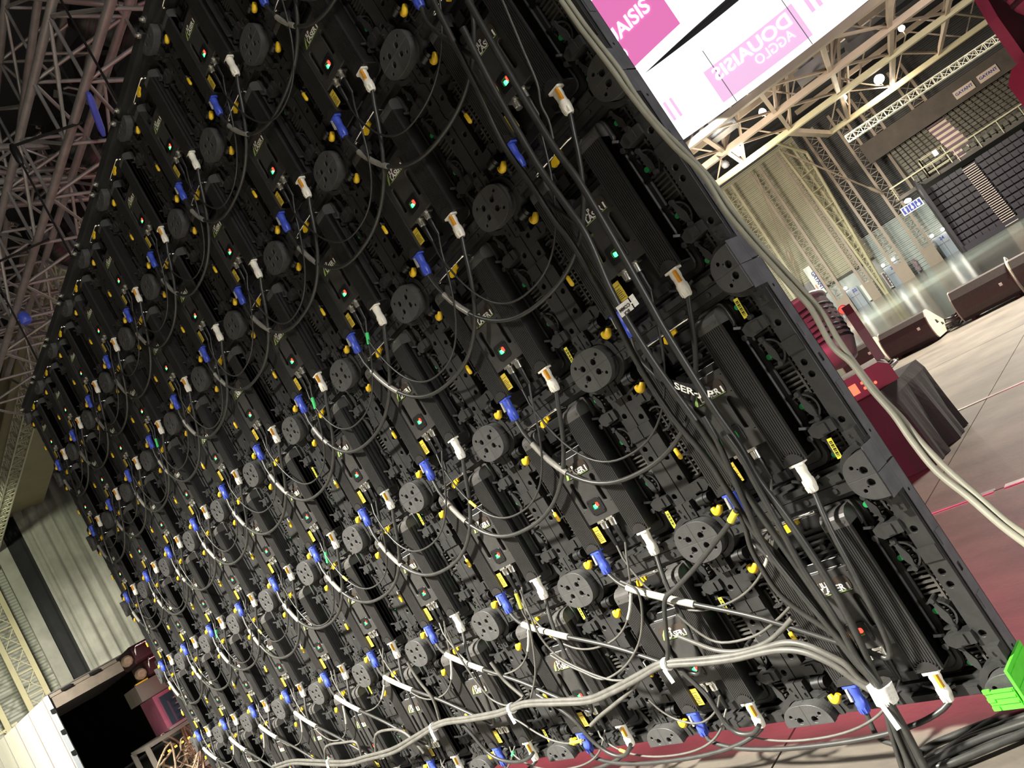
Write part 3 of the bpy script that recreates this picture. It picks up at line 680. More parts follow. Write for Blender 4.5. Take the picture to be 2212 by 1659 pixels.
CB = {"T1":[[-0.26,-0.05,2.067],[-0.272,-0.051,1.967],[-0.289,-0.051,1.83],[-0.312,-0.051,1.682],[-0.305,-0.051,1.565],[-0.305,-0.051,1.459],[-0.296,-0.051,1.386],[-0.3,-0.051,1.247],[-0.309,-0.051,1.159],[-0.32,-0.051,1.059],[-0.32,-0.051,0.925],[-0.298,-0.051,0.806],[-0.297,-0.051,0.718],[-0.296,-0.051,0.611],[-0.267,-0.05,0.494],[-0.261,-0.05,0.349],[-0.253,-0.05,0.273],[-0.238,-0.05,0.207],[-0.263,-0.05,0.116],[-0.281,-0.051,0.028]],"T2":[[-0.222,-0.06,1.947],[-0.24,-0.06,1.801],[-0.25,-0.06,1.634],[-0.252,-0.06,1.55],[-0.245,-0.06,1.455],[-0.242,-0.06,1.369],[-0.267,-0.06,1.24],[-0.273,-0.061,1.141],[-0.272,-0.061,1.022],[-0.263,-0.06,0.899],[-0.256,-0.06,0.765],[-0.252,-0.06,0.706],[-0.244,-0.06,0.565],[-0.233,-0.06,0.383],[-0.232,-0.06,0.278],[-0.228,-0.06,0.214],[-0.242,-0.06,0.121],[-0.257,-0.06,0.033]],"T3":[[-0.169,-0.06,1.977],[-0.177,-0.06,1.865],[-0.185,-0.06,1.713],[-0.187,-0.06,1.57],[-0.18,-0.06,1.478],[-0.186,-0.06,1.323],[-0.196,-0.06,1.169],[-0.201,-0.06,1.1],[-0.203,-0.06,0.994],[-0.204,-0.06,0.887],[-0.199,-0.06,0.796],[-0.205,-0.06,0.708],[-0.196,-0.06,0.613],[-0.193,-0.06,0.478],[-0.203,-0.06,0.359],[-0.22,-0.06,0.265],[-0.226,-0.06,0.211],[-0.232,-0.06,0.12],[-0.243,-0.06,0.032]],"T4":[[-0.23,-0.07,0.886],[-0.233,-0.07,0.834],[-0.244,-0.07,0.77],[-0.262,-0.07,0.676],[-0.277,-0.071,0.575],[-0.267,-0.07,0.479],[-0.253,-0.07,0.399],[-0.237,-0.07,0.318],[-0.229,-0.07,0.245],[-0.226,-0.07,0.207],[-0.25,-0.07,0.113],[-0.264,-0.07,0.034]],"T5":[[-0.203,-0.075,0.829],[-0.2,-0.075,0.775],[-0.206,-0.075,0.703],[-0.212,-0.075,0.615],[-0.221,-0.075,0.505],[-0.219,-0.075,0.394],[-0.226,-0.075,0.297],[-0.218,-0.075,0.241],[-0.219,-0.075,0.209],[-0.222,-0.075,0.114],[-0.23,-0.075,0.032]],"T6":[[-0.301,-0.056,0.661],[-0.307,-0.056,0.625],[-0.324,-0.056,0.577],[-0.329,-0.056,0.514],[-0.325,-0.056,0.462],[-0.302,-0.056,0.412],[-0.26,-0.055,0.346],[-0.245,-0.055,0.29],[-0.238,-0.055,0.232],[-0.24,-0.055,0.194],[-0.268,-0.056,0.116],[-0.296,-0.056,0.029]],"T7":[[-0.111,-0.03,1.921],[-0.125,-0.03,1.855],[-0.137,-0.03,1.8],[-0.153,-0.03,1.723],[-0.175,-0.03,1.683],[-0.181,-0.03,1.642],[-0.198,-0.03,1.603]],"H1":[[-0.236,-0.06,0.205],[-0.259,-0.06,0.236],[-0.269,-0.061,0.277],[-0.294,-0.061,0.305],[-0.33,-0.061,0.336],[-0.377,-0.061,0.354],[-0.443,-0.061,0.354],[-0.526,-0.062,0.353],[-0.625,-0.063,0.361],[-0.738,-0.064,0.375],[-0.789,-0.064,0.377],[-0.888,-0.066,0.36],[-1.02,-0.067,0.339],[-1.129,-0.069,0.329],[-1.274,-0.071,0.345],[-1.434,-0.074,0.362],[-1.589,-0.078,0.353],[-1.796,-0.083,0.359],[-1.983,-0.087,0.367],[-2.226,-0.095,0.336],[-2.447,-0.102,0.309],[-2.703,-0.111,0.304],[-2.916,-0.119,0.302],[-3.24,-0.133,0.342],[-3.487,-0.145,0.371],[-3.758,-0.159,0.369]],"H2":[[-0.239,-0.065,0.206],[-0.267,-0.065,0.241],[-0.286,-0.066,0.274],[-0.31,-0.066,0.301],[-0.347,-0.066,0.328],[-0.395,-0.066,0.342],[-0.461,-0.066,0.346],[-0.539,-0.067,0.346],[-0.634,-0.068,0.354],[-0.739,-0.069,0.368],[-0.791,-0.069,0.369],[-0.883,-0.07,0.351],[-1.015,-0.072,0.33],[-1.125,-0.074,0.32],[-1.277,-0.076,0.336],[-1.436,-0.079,0.354],[-1.591,-0.083,0.344],[-1.792,-0.087,0.35],[-1.978,-0.092,0.358],[-2.219,-0.099,0.325],[-2.437,-0.107,0.295],[-2.687,-0.115,0.29],[-2.92,-0.125,0.289],[-3.248,-0.139,0.327],[-3.494,-0.15,0.357],[-3.753,-0.164,0.353]],"E0":[[-0.321,-0.041,0.427],[-0.392,-0.041,0.398],[-0.47,-0.042,0.378],[-0.568,-0.042,0.382],[-0.615,-0.043,0.418],[-0.652,-0.043,0.489]],"E1":[[-0.338,-0.046,0.399],[-0.41,-0.046,0.368],[-0.466,-0.047,0.355],[-0.534,-0.047,0.354],[-0.594,-0.047,0.369],[-0.643,-0.048,0.401],[-0.681,-0.048,0.427]],"E2":[[-0.756,-0.054,0.612],[-0.72,-0.054,0.575],[-0.745,-0.054,0.518],[-0.806,-0.055,0.451],[-0.885,-0.055,0.403],[-0.961,-0.056,0.377],[-1.037,-0.058,0.37],[-1.098,-0.058,0.405],[-1.148,-0.059,0.439],[-1.191,-0.06,0.479]],"E3":[[-1.36,-0.063,0.373],[-1.304,-0.062,0.324],[-1.254,-0.061,0.266],[-1.232,-0.061,0.205],[-1.202,-0.06,0.162],[-1.162,-0.059,0.138],[-1.116,-0.059,0.139],[-1.076,-0.058,0.166]],"E4":[[-0.894,-0.061,0.344],[-0.934,-0.061,0.325],[-1.033,-0.062,0.294],[-1.124,-0.064,0.268],[-1.189,-0.065,0.245]],"E5":[[-0.755,-0.054,0.363],[-0.739,-0.054,0.352],[-0.723,-0.054,0.318],[-0.702,-0.053,0.268],[-0.699,-0.053,0.223],[-0.694,-0.053,0.179],[-0.67,-0.053,0.153],[-0.627,-0.053,0.15],[-0.597,-0.052,0.167]],"E7":[[-0.911,-0.051,0.282],[-0.891,-0.051,0.246],[-0.857,-0.05,0.215],[-0.806,-0.05,0.196],[-0.759,-0.049,0.197],[-0.704,-0.048,0.22],[-0.666,-0.048,0.256]],"E8":[[-1.183,-0.06,0.7],[-1.203,-0.06,0.632],[-1.21,-0.06,0.585],[-1.264,-0.061,0.496],[-1.317,-0.062,0.431],[-1.397,-0.064,0.369]],"E9":[[-1.152,-0.064,0.695],[-1.174,-0.065,0.608],[-1.182,-0.065,0.537],[-1.157,-0.064,0.471],[-1.097,-0.063,0.419],[-1.009,-0.062,0.368],[-0.945,-0.061,0.353]],"E10":[[-1.637,-0.069,0.686],[-1.652,-0.069,0.604],[-1.647,-0.069,0.524],[-1.627,-0.069,0.435],[-1.602,-0.068,0.39],[-1.535,-0.066,0.36],[-1.434,-0.064,0.375]],"E11":[[-1.88,-0.075,0.365],[-1.865,-0.074,0.34],[-1.839,-0.074,0.29],[-1.81,-0.073,0.223],[-1.76,-0.072,0.185],[-1.678,-0.07,0.166],[-1.598,-0.068,0.169],[-1.548,-0.067,0.188]],"E12":[[-1.579,-0.067,0.334],[-1.524,-0.066,0.297],[-1.472,-0.065,0.252],[-1.414,-0.064,0.218],[-1.345,-0.063,0.199],[-1.261,-0.061,0.201]],"E13":[[-2.616,-0.098,0.307],[-2.534,-0.095,0.38],[-2.398,-0.09,0.385],[-2.308,-0.087,0.365],[-2.26,-0.086,0.32],[-2.235,-0.085,0.26]],"E14":[[-3.134,-0.119,0.331],[-3.052,-0.115,0.389],[-2.863,-0.107,0.384],[-2.742,-0.103,0.369],[-2.765,-0.103,0.299]],"E15":[[-1.499,-0.066,0.516],[-1.482,-0.065,0.444],[-1.435,-0.064,0.377]],"E16":[[-1.994,-0.078,0.615],[-1.986,-0.078,0.535],[-1.962,-0.077,0.454],[-1.994,-0.078,0.372]],"E17":[[-0.295,-0.061,0.671],[-0.335,-0.061,0.649],[-0.41,-0.061,0.616],[-0.498,-0.062,0.58],[-0.585,-0.062,0.55],[-0.634,-0.063,0.535],[-0.67,-0.063,0.493],[-0.722,-0.064,0.411],[-0.756,-0.064,0.374]],"G1":[[0.004,-0.02,1.807],[0.006,-0.02,1.73],[0.01,-0.021,1.684],[0.016,-0.022,1.605],[0.019,-0.025,1.553],[0.027,-0.028,1.477],[0.042,-0.033,1.388],[0.063,-0.039,1.309],[0.064,-0.046,1.224],[0.072,-0.055,1.181],[0.086,-0.066,1.118],[0.1,-0.078,1.069],[0.116,-0.093,1.011],[0.131,-0.109,0.965],[0.134,-0.127,0.89],[0.156,-0.147,0.848],[0.171,-0.169,0.792],[0.19,-0.193,0.744],[0.204,-0.22,0.697],[0.224,-0.249,0.646],[0.258,-0.28,0.601],[0.29,-0.314,0.559],[0.324,-0.35,0.529]],"G2":[[0.011,-0.01,1.803],[0.013,-0.01,1.733],[0.017,-0.011,1.685],[0.024,-0.012,1.602],[0.024,-0.015,1.542],[0.03,-0.018,1.463],[0.048,-0.023,1.384],[0.066,-0.029,1.299],[0.072,-0.036,1.223],[0.08,-0.045,1.174],[0.093,-0.056,1.111],[0.108,-0.068,1.059],[0.125,-0.083,1.002],[0.139,-0.099,0.95],[0.145,-0.117,0.892],[0.156,-0.137,0.839],[0.171,-0.159,0.783],[0.193,-0.183,0.735],[0.21,-0.21,0.694],[0.234,-0.239,0.647],[0.265,-0.27,0.598],[0.295,-0.304,0.558],[0.33,-0.34,0.532]],"F1":[[-0.293,-0.032,0.02],[-0.291,-0.009,0.02],[-0.267,0.033,0.02],[-0.222,0.062,0.02],[-0.169,0.092,0.02],[-0.087,0.127,0.02],[-0.009,0.143,0.02]],"F2":[[-0.273,-0.039,0.02],[-0.26,-0.02,0.02],[-0.226,0.007,0.02],[-0.185,0.04,0.02],[-0.131,0.063,0.02],[-0.062,0.09,0.02],[-0.003,0.11,0.02]],"F3":[[-0.258,-0.04,0.02],[-0.23,-0.016,0.02],[-0.196,0.042,0.02],[-0.15,0.098,0.02],[-0.092,0.153,0.02],[-0.013,0.168,0.02]],"F4":[[-0.242,-0.042,0.02],[-0.204,-0.034,0.02],[-0.161,-0.009,0.02],[-0.112,0.022,0.02],[-0.047,0.065,0.02]],"F5":[[-0.281,-0.038,0.02],[-0.252,-0.013,0.02],[-0.204,0.035,0.02],[-0.152,0.067,0.02],[-0.079,0.105,0.02],[-0.006,0.126,0.02]],"F6":[[-0.253,-0.055,0.03],[-0.229,-0.033,0.03],[-0.183,0.002,0.03],[-0.128,0.036,0.03],[-0.06,0.067,0.03],[0.007,0.085,0.03]],"F7":[[-0.248,-0.041,0.02],[-0.213,-0.021,0.02],[-0.168,0.014,0.02],[-0.117,0.042,0.02],[-0.049,0.073,0.02],[0.01,0.085,0.02]]}
def cable(key, name, r, m, label, group=None, cat='cable', sub=4, n=8):
    pts = smooth_path(CB[key], sub)
    o = M().tube(pts, r, n).obj(name, m, None, label=label, cat=cat, group=group)
    return o
for k, lab, r in (('T1', 'thick black trunk cable nearest the left of the hanging bundle', .0078), ('T2', 'thick black trunk cable running through the middle of the hanging bundle', .0085),
               ('T3', 'thick black trunk cable on the right of the hanging bundle', .0085), ('T4', 'black trunk cable starting halfway down the hanging bundle', .0070),
               ('T5', 'black trunk cable leaving the green indicator of the rightmost cabinet', .0070), ('T6', 'black trunk cable dropping from the blue plug into the bundle', .0065)):
    cable(k, 'trunk_cable', r, X['rubber'], lab, 'trunk cables hanging down the wall')
cable('T7', 'thin_cable', .0028, X['dustcable'], 'thin grey cable dangling beside the bundle near the top right')
cable('H1', 'trunk_cable', .0078, X['dustcable'], 'upper dusty grey trunk cable strung along the bottom row', 'trunk cables strung along the bottom row')
cable('H2', 'trunk_cable', .0078, X['dustcable'], 'lower dusty grey trunk cable strung along the bottom row', 'trunk cables strung along the bottom row')
LT = {'E0': ('thin grey cable arching over the second bottom cabinet', .0036), 'E1': ('grey power cable arching under the thin one, second bottom cabinet', .0062),
      'E2': ('thin grey cable swinging in a deep bow across two bottom cabinets', .0034), 'E3': ('black cable curling under the third bottom white plug', .0062),
      'E4': ('black cable running down left from the trunk to the third blue plug', .0060), 'E5': ('black cable curling under the second bottom white plug', .0062),
      'E7': ('thin pale cable bowed in front of the second bottom blue plug', .0028), 'E8': ('thin grey cable dropping past the fourth bottom cabinet decal', .0034),
      'E9': ('grey cable sweeping right across the third bottom cabinet decal', .0034), 'E10': ('grey cable falling to the trunk by the fifth bottom cabinet', .0036),
      'E11': ('black cable curling below the fourth bottom white plug', .0060), 'E12': ('thin grey cable from trunk to the third bottom corner block', .0034),
      'E13': ('grey cable humped over the trunk at the sixth bottom cabinet', .0060), 'E14': ('grey cable humped over the trunk at the eighth bottom cabinet', .0058),
      'E15': ('grey cable slanting to the white tie at the fourth bottom cabinet', .0060), 'E16': ('grey cable slanting to the white tie at the fifth bottom cabinet', .0060),
      'E17': ('black cable crossing the second corner block of the lower seam', .0062)}
for k, (lab, r) in LT.items():
    cable(k, 'loose_cable', r, X['rubber'] if k in ('E17', 'E3', 'E5', 'E11') else X['dustcable'], lab)
cable('G1', 'edge_cable', .0056, X['greycable'], 'grey cable outside the right edge of the wall, lower of the pair', 'pair of grey cables along the right edge')
cable('G2', 'edge_cable', .0056, X['greycable'], 'grey cable outside the right edge of the wall, upper of the pair', 'pair of grey cables along the right edge')
for i, k in enumerate(('F1', 'F2', 'F3', 'F4', 'F5', 'F6', 'F7')):
    cable(k, 'floor_cable', .0085, X['rubber'], 'black floor cable fanning right from the bundle, %s' % ('rearmost', 'second from the back', 'crossing all the others', 'nearest the camera', 'third from the back', 'middle of the fan', 'second nearest the camera')[i], 'floor cables below the bundle')
for key, t, lab in (('E17', .03, 'yellow marker sleeve on the cable by the bundle'), ('E12', .85, 'yellow marker sleeve on the thin cable by the third corner block'), ('E8', .12, 'yellow marker sleeve on the cable left of the fourth decal')):
    P = CB[key]; k = min(int(t*(len(P)-1)), len(P)-2); a_, b_ = Vector(P[k]), Vector(P[k+1]); f_ = .15
    M().tube([a_.lerp(b_, f_), a_.lerp(b_, f_ + .35), a_.lerp(b_, f_ + .7)], .0085 if key == 'E17' else .0055, 8).obj('marker_sleeve', X['ysticker'], None, label=lab, cat='cable marker')
def tie(p, d, r, ln, key, label, name='cable_tie'):
    d = Vector(d).normalized(); p = Vector(p)
    m = M(); m.cyl(p - d*ln/2, p + d*ln/2, r, r*0.94, 10, 0)
    m.bar(p + Vector((0, -r, -r*.3)), p + Vector((0.012, -r*1.4, -r*2.3)), 0.010, 0.002, 0)
    return m.obj(name, X[key], None, label=label, cat='cable tie')
def along(key, t): 
    P = CB[key]; k = min(int(t*(len(P)-1)), len(P)-2); a, b = Vector(P[k]), Vector(P[k+1]); f = t*(len(P)-1) - k
    return a.lerp(b, f), b - a
for i, (key, t, lab) in enumerate((('H1', .375, 'white tape tie gathering the trunk below the second bottom cabinet'), ('H1', .62, 'white tape tie on the trunk below the fourth bottom cabinet'),
                    ('H1', .73, 'white tape tie on the trunk below the fifth bottom cabinet'), ('H1', .90, 'white tape tie on the trunk below the seventh bottom cabinet'), ('T2', .885, 'wide white tape band holding the hanging bundle near the floor'))):
    p, d = along(key, t); tie(p + Vector((0, 0, -0.004)), d, 0.018 if i < 4 else 0.027, 0.016 if i < 4 else 0.04, 'paper', lab)
# marked strips on the cables
m = M(); q = cabpt(2, 0, 0.004, 0.058, -0.075)
m.add([q + Vector((-.036, 0, -.014))*.68, q + Vector((.026, 0, -.014))*.68, q + Vector((.026, 0, .026))*.68, q + Vector((-.036, 0, .026))*.68], [(0,1,2,3)], 0)
m.add([q + Vector((.030, .002, -.012))*.68, q + Vector((.046, .010, -.010))*.68, q + Vector((.046, .010, .030))*.68, q + Vector((.030, .002, .028))*.68], [(0,1,2,3)], 0)
m.bar(q + Vector((.024, .001, .006))*.68, q + Vector((.032, .004, .006))*.68, .007, .003, 0)
for k, w in enumerate(('BOI', 'COMM')):
    m.mesh(text_mesh(w, .0112, .0004), 1, Matrix.Translation(q + Vector((-.004, -.0012, -.004 + k*.017))*.68) @ Matrix.Rotation(radians(180), 4, 'Y') @ TXZ)
m.obj('cable_flag', [X['paper'], X['ink']], None, label='white tape flag with handwritten black letters on a trunk cable', cat='label')
# printed velcro strap
sp = smooth_path([cabpt(1, 0, -0.055, 0.455, -0.012), cabpt(1, 0, -0.050, 0.425, -0.03), cabpt(1, 0, -0.040, 0.395, -0.045), cabpt(1, 0, -0.015, 0.362, -0.055), cabpt(1, 0, 0.022, 0.335, -0.060), cabpt(1, 0, 0.062, 0.305, -0.056)], 4)
m = M(); n = len(sp)
for i in range(n-1):
    u = Vector((0.35, 0, 0.94)) if i < n*.55 else Vector((0.25, 0, 0.97)); w = 0.010 if i > n*.4 else 0.013
    uu = Vector((1, 0, 0.1)) * (1 - i/n) + u * (i/n); uu.normalize()
    j2 = min(i+1, n-1); vv = Vector((1, 0, 0.1)) * (1 - j2/n) + u * (j2/n); vv.normalize()
    m.add([sp[i] - uu*w, sp[i+1] - vv*w, sp[i+1] + vv*w, sp[i] + uu*w], [(0,1,2,3)], 0)
tt = text_mesh('LASER-JLP', 0.0215, 0.0005, 'LEFT')
a, b = Vector(cabpt(1, 0, -0.036, 0.392, -0.0515)), Vector(cabpt(1, 0, 0.068, 0.298, -0.0615)); d = (b - a)
wtx = max(v.co.x for v in tt.vertices)
for v in tt.vertices:
    f = v.co.x/wtx; v.co = a.lerp(b, f) + Vector((0.45, 0, 0.89)) * (v.co.y - 0.008) + Vector((0, -0.008*sin(pi*f), 0.010*sin(pi*f)*-1))
m.mesh(tt, 1); m.obj('printed_strap', [X['ddrape'], X['logo_w']], None, label='black strap printed LASER-JLP hanging over the rightmost second-row cabinet', cat='strap')

# lime green corner guard under the right end
m = M(); q = W(0, 0)
m.box(q.x - 0.060, q.x + 0.006, -0.012, 0.075, ZB - 0.010, ZB - 0.002)
m.box(q.x - 0.060, q.x - 0.002, -0.014, -0.010, ZB - 0.012, ZB + 0.030)
m.box(q.x + 0.002, q.x + 0.008, -0.014, 0.095, ZB - 0.010, ZB + 0.066)
for i in range(3): m.box(q.x - 0.058, q.x - 0.004, -0.0165, -0.0138, ZB + 0.002 + i*.012, ZB + 0.006 + i*.012)
for i in range(3): m.box(q.x - 0.06, q.x - 0.046, -0.017, -0.012, ZB - 0.010 + i*.018, ZB - .002 + i*.018)
m.box(q.x + 0.008, q.x + 0.010, -0.01, 0.09, ZB + 0.02, ZB + 0.026); m.box(q.x + 0.008, q.x + 0.010, -0.01, 0.09, ZB + 0.05, ZB + 0.056)
m.obj('corner_guard', X['lime'], None, label='lime green plastic corner guard on the lower right corner of the LED wall', cat='corner guard')
# ---------------------------------------------------------------- stage furniture beyond the wall
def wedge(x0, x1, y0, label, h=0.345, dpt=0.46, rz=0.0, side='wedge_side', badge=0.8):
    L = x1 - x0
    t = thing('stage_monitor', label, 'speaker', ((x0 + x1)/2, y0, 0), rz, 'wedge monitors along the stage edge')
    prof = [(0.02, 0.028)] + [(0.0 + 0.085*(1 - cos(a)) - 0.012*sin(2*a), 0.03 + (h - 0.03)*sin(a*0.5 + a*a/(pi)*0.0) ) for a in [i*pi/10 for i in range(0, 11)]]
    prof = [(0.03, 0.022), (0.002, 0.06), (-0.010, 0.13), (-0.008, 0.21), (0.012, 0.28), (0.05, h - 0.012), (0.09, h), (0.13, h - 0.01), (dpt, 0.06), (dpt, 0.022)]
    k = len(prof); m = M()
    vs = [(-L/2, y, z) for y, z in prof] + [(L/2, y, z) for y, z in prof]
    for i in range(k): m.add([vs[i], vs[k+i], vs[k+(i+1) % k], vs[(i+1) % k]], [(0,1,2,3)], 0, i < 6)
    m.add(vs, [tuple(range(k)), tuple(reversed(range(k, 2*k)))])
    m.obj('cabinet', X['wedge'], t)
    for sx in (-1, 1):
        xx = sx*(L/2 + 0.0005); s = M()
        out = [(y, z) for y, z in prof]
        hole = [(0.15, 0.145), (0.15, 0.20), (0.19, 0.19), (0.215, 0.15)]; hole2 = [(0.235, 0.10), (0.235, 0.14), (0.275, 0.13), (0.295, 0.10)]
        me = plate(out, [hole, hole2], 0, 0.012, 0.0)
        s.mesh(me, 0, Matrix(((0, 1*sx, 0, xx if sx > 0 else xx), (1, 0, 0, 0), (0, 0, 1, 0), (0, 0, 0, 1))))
        s.obj('side_panel', X[side], t, label='side panel toned as lit, with grip holes')
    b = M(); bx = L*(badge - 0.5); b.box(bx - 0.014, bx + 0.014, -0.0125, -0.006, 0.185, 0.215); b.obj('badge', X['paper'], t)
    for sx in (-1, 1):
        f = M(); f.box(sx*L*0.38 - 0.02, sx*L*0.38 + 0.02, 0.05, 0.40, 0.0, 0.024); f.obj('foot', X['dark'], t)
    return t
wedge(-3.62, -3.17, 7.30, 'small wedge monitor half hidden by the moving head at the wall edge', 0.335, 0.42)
wedge(-3.05, -2.50, 7.18, 'wedge monitor in the middle with lit-toned end panel and coiled cable beside it', 0.345, 0.42, -0.06)
wedge(-2.27, -1.665, 7.38, 'long wedge monitor right of the coiled cable', 0.37, 0.42, -0.02)
wedge(-1.640, -1.03, 7.37, 'long wedge monitor at the right border with a cable over its end', 0.37, 0.42, -0.02)
random.seed(5)
m = M(); pts = []
for i in range(140):
    a = i*0.42; rr = 0.075 + 0.03*sin(i*0.37)
    pts.append((-2.40 + rr*1.25*cos(a) + 0.02*sin(i*.11), 7.52 + rr*sin(a), 0.012 + 0.0009*i + 0.012*sin(i*0.9)))
m.tube(pts, 0.0075, 6); m.obj('coiled_cable', X['rubber'], None, label='coil of black and white cable lying between two wedge monitors', cat='cable')
m = M(); pts = [(-2.40 + 0.10*cos(i*.5), 7.50 + 0.07*sin(i*.5), 0.045 + 0.0022*i) for i in range(34)]
m.tube(pts, 0.006, 6); m.obj('coiled_cable', X['sleeve'], None, label='pale cable wound on top of the coil by the wedge monitors', cat='cable')
m = M(); m.tube(smooth_path([(-1.655, 7.80, 0.03), (-1.655, 7.52, 0.375), (-1.655, 7.45, 0.385), (-1.655, 7.372, 0.30), (-1.655, 7.355, 0.15), (-1.655, 7.37, 0.02)], 5), 0.008, 7)
m.obj('link_cable', X['greycable'], None, label='pale cable draped between the two long wedge monitors', cat='cable')

def moving_head(label, loc, rz, s=1.0, tilt=0.6, body='fixture', shell='fixture_redlit', group=None, display=True, hang_=False):
    t = thing('moving_head_light', label, 'stage light', loc, rz, group); k = -1 if hang_ else 1
    def Z(z): return z*s*k
    b = M(); b.prism([(-.19*s, Z(0)), (.19*s, Z(0)), (.19*s, Z(.09)), (.15*s, Z(.125)), (-.15*s, Z(.125)), (-.19*s, Z(.09))], -.15*s, .15*s); b.obj('base', X[shell], t)
    d = M(); d.box(-.10*s, .0*s, -.153*s, -.149*s, min(Z(.03), Z(.085)), max(Z(.03), Z(.085)), 0)
    for i in range(5): d.cyl(((.03 + .028*(i % 3))*s, -.150*s, Z(.04 + .03*(i//3))), ((.03 + .028*(i % 3))*s, -.157*s, Z(.04 + .03*(i//3))), .008*s, n=8)
    d.obj('display', [X['disp'] if display else X['dark']], t)
    for sx in (-1, 1):
        y = M(); poly = [(-.07, .12), (.07, .12), (.065, .30), (.05, .40), (.02, .45), (-.02, .45), (-.05, .40), (-.065, .30)]
        vs = [(sx*.150*s, a*s, Z(z)) for a, z in poly] + [(sx*.195*s, a*s*.9, Z(z)) for a, z in poly]; n = len(poly)
        y.add(vs, [tuple(range(n)), tuple(reversed(range(n, 2*n)))] + [(i, n+i, n+(i+1) % n, (i+1) % n) for i in range(n)]); y.obj('yoke_arm', X[shell if sx > 0 else body], t)
    ax = Vector((0, sin(tilt), cos(tilt)*k)); c = Vector((0, 0, Z(.38)))
    h = M(); h.rev([(-.20*s, .05*s), (-.185*s, .095*s), (-.10*s, .125*s), (.06*s, .130*s), (.15*s, .125*s), (.19*s, .118*s)], c, ax, 20, 0); hd = h.obj('head', X[body], t)
    r = M(); r.rev([(.188*s, .128*s), (.200*s, .130*s), (.212*s, .124*s), (.212*s, .100*s), (.196*s, .100*s)], c, ax, 20, 0); r.obj('rim', X['alu'], hd)
    l = M(); l.rev([(.190*s, .102*s), (.203*s, .085*s), (.208*s, .03*s)], c, ax, 18, 0); l.obj('lens', X['lens'], hd)
    g = M()
    for i in range(7):
        a = 0.5 + i*0.32; p = c + ax*(-.15 + i*.04)*s
        g.rev([(0, .1285*s), (.010*s, .1315*s), (.018*s, .1285*s)], c + ax*(-.09 + i*.034)*s, ax, 16, 0)
    g.obj('cooling_rings', X['dark'], hd)
    for sx in (-1, 1):
        q = M(); q.tube([(sx*.19*s, -.06*s, Z(.06)), (sx*.225*s, -.05*s, Z(.07)), (sx*.225*s, .05*s, Z(.07)), (sx*.19*s, .06*s, Z(.06))], .010*s, 7); q.obj('carry_grip', X['alu'], t)
    return t
# covered case with a moving head on it
def draped_case(label, x0, x1, y0, y1, h):
    t = thing('covered_case', label, 'case', ((x0+x1)/2, (y0+y1)/2, 0))
    a, b = (x1-x0)/2, (y1-y0)/2
    m = M(); m.box(-a*.93, a*.93, -b*.93, b*.93, 0.0, h - .02); m.obj('case', X['wedge'], t)
    n = 72; vs = []; lev = 9
    random.seed(9); ph = [random.uniform(0, 6.28) for _ in range(6)]
    def edge(u):
        u = (u % 1.0)*4; k = int(u); f = u - k
        P = [(-a,-b),(a,-b),(a,b),(-a,b),(-a,-b)]; return (P[k][0] + (P[k+1][0]-P[k][0])*f, P[k][1] + (P[k+1][1]-P[k][1])*f)
    for l in range(lev):
        z = h*(1 - l/(lev-1)) + 0.003
        for i in range(n):
            u = i/n; x, y = edge(u); w = (l/(lev-1))
            f = 1.0 + w*(0.05 + 0.045*sin(u*2*pi*9 + ph[0]) + 0.03*sin(u*2*pi*17 + ph[1] + w)) + (0.02 if l else -0.01)
            vs.append((x*f, y*f, z + (0.006*sin(u*30) if l == 0 else 0)))
    fs = [(l*n+i, l*n+(i+1) % n, (l+1)*n+(i+1) % n, (l+1)*n+i) for l in range(lev-1) for i in range(n)] + [tuple(reversed(range(n)))]
    m = M(); m.add(vs, fs, 0, False); m.obj('black_cover', X['cloth'], t)
    return t
draped_case('flight case under a black cloth on the stage beside the LED wall', -1.92, -1.03, 2.36, 2.92, 0.43)
moving_head('moving head light on the black covered case, red pilot lamps glowing', (-1.22, 2.56, 0.437), 0.45, 1.0, 0.35, shell='maroon')
moving_head('moving head light standing on the stage behind the covered case', (-2.16, 3.55, 0.0), 0.3, 1.05, 0.9, shell='maroon', display=False)
fc = moving_head('moving head light on a tall stand at the right border of the picture', (0.50, 1.62, 1.16), -0.5, 1.0, -0.15, shell='maroon', display=False)
m = M(); t = thing('lighting_stand', 'black tripod stand carrying the moving head at the right border', 'stand', (0.50, 1.62, 0))
m.cyl((0, 0, 0.18), (0, 0, 1.13), 0.018); m.box(-.12, .12, -.10, .10, 1.13, 1.158); m.obj('mast', X['blacktube'], t)
for i in range(3):
    a = i*2.094 + .3; q = M(); q.bar((0, 0, .30), (.42*cos(a), .42*sin(a), .012), .024); q.obj('leg', X['blacktube'], t)

# ---------------------------------------------------------------- trusses above the wall
def box_truss(name, label, pts, bay=0.5, r=0.025, rb=0.010, key='alu', group=None, braces=True):
    """pts: four chord lines, each a pair of end points, in order round the section"""
    o = (Vector(pts[0][0]) + Vector(pts[0][1]))/2
    t = thing(name, label, 'truss', o, 0, group)
    C4 = [(Vector(a) - o, Vector(b) - o) for a, b in pts]; n = max(2, int((C4[0][1] - C4[0][0]).length/bay))
    for a, b in C4: M().cyl(a, b, r, n=9).obj('chord', X[key], t)
    for s_ in range(4):
        a0, b0 = C4[s_]; a1, b1 = C4[(s_+1) % 4]
        m = M()
        for i in range(n):
            p, q = a0.lerp(b0, i/n), a1.lerp(b1, i/n); p2, q2 = a0.lerp(b0, (i+1)/n), a1.lerp(b1, (i+1)/n)
            m.cyl(p, q, rb, n=6, caps=False); m.cyl(p if i % 2 else q, q2 if i % 2 else p2, rb, n=6, caps=False)
        m.obj('lacing', X[key], t)
    return t
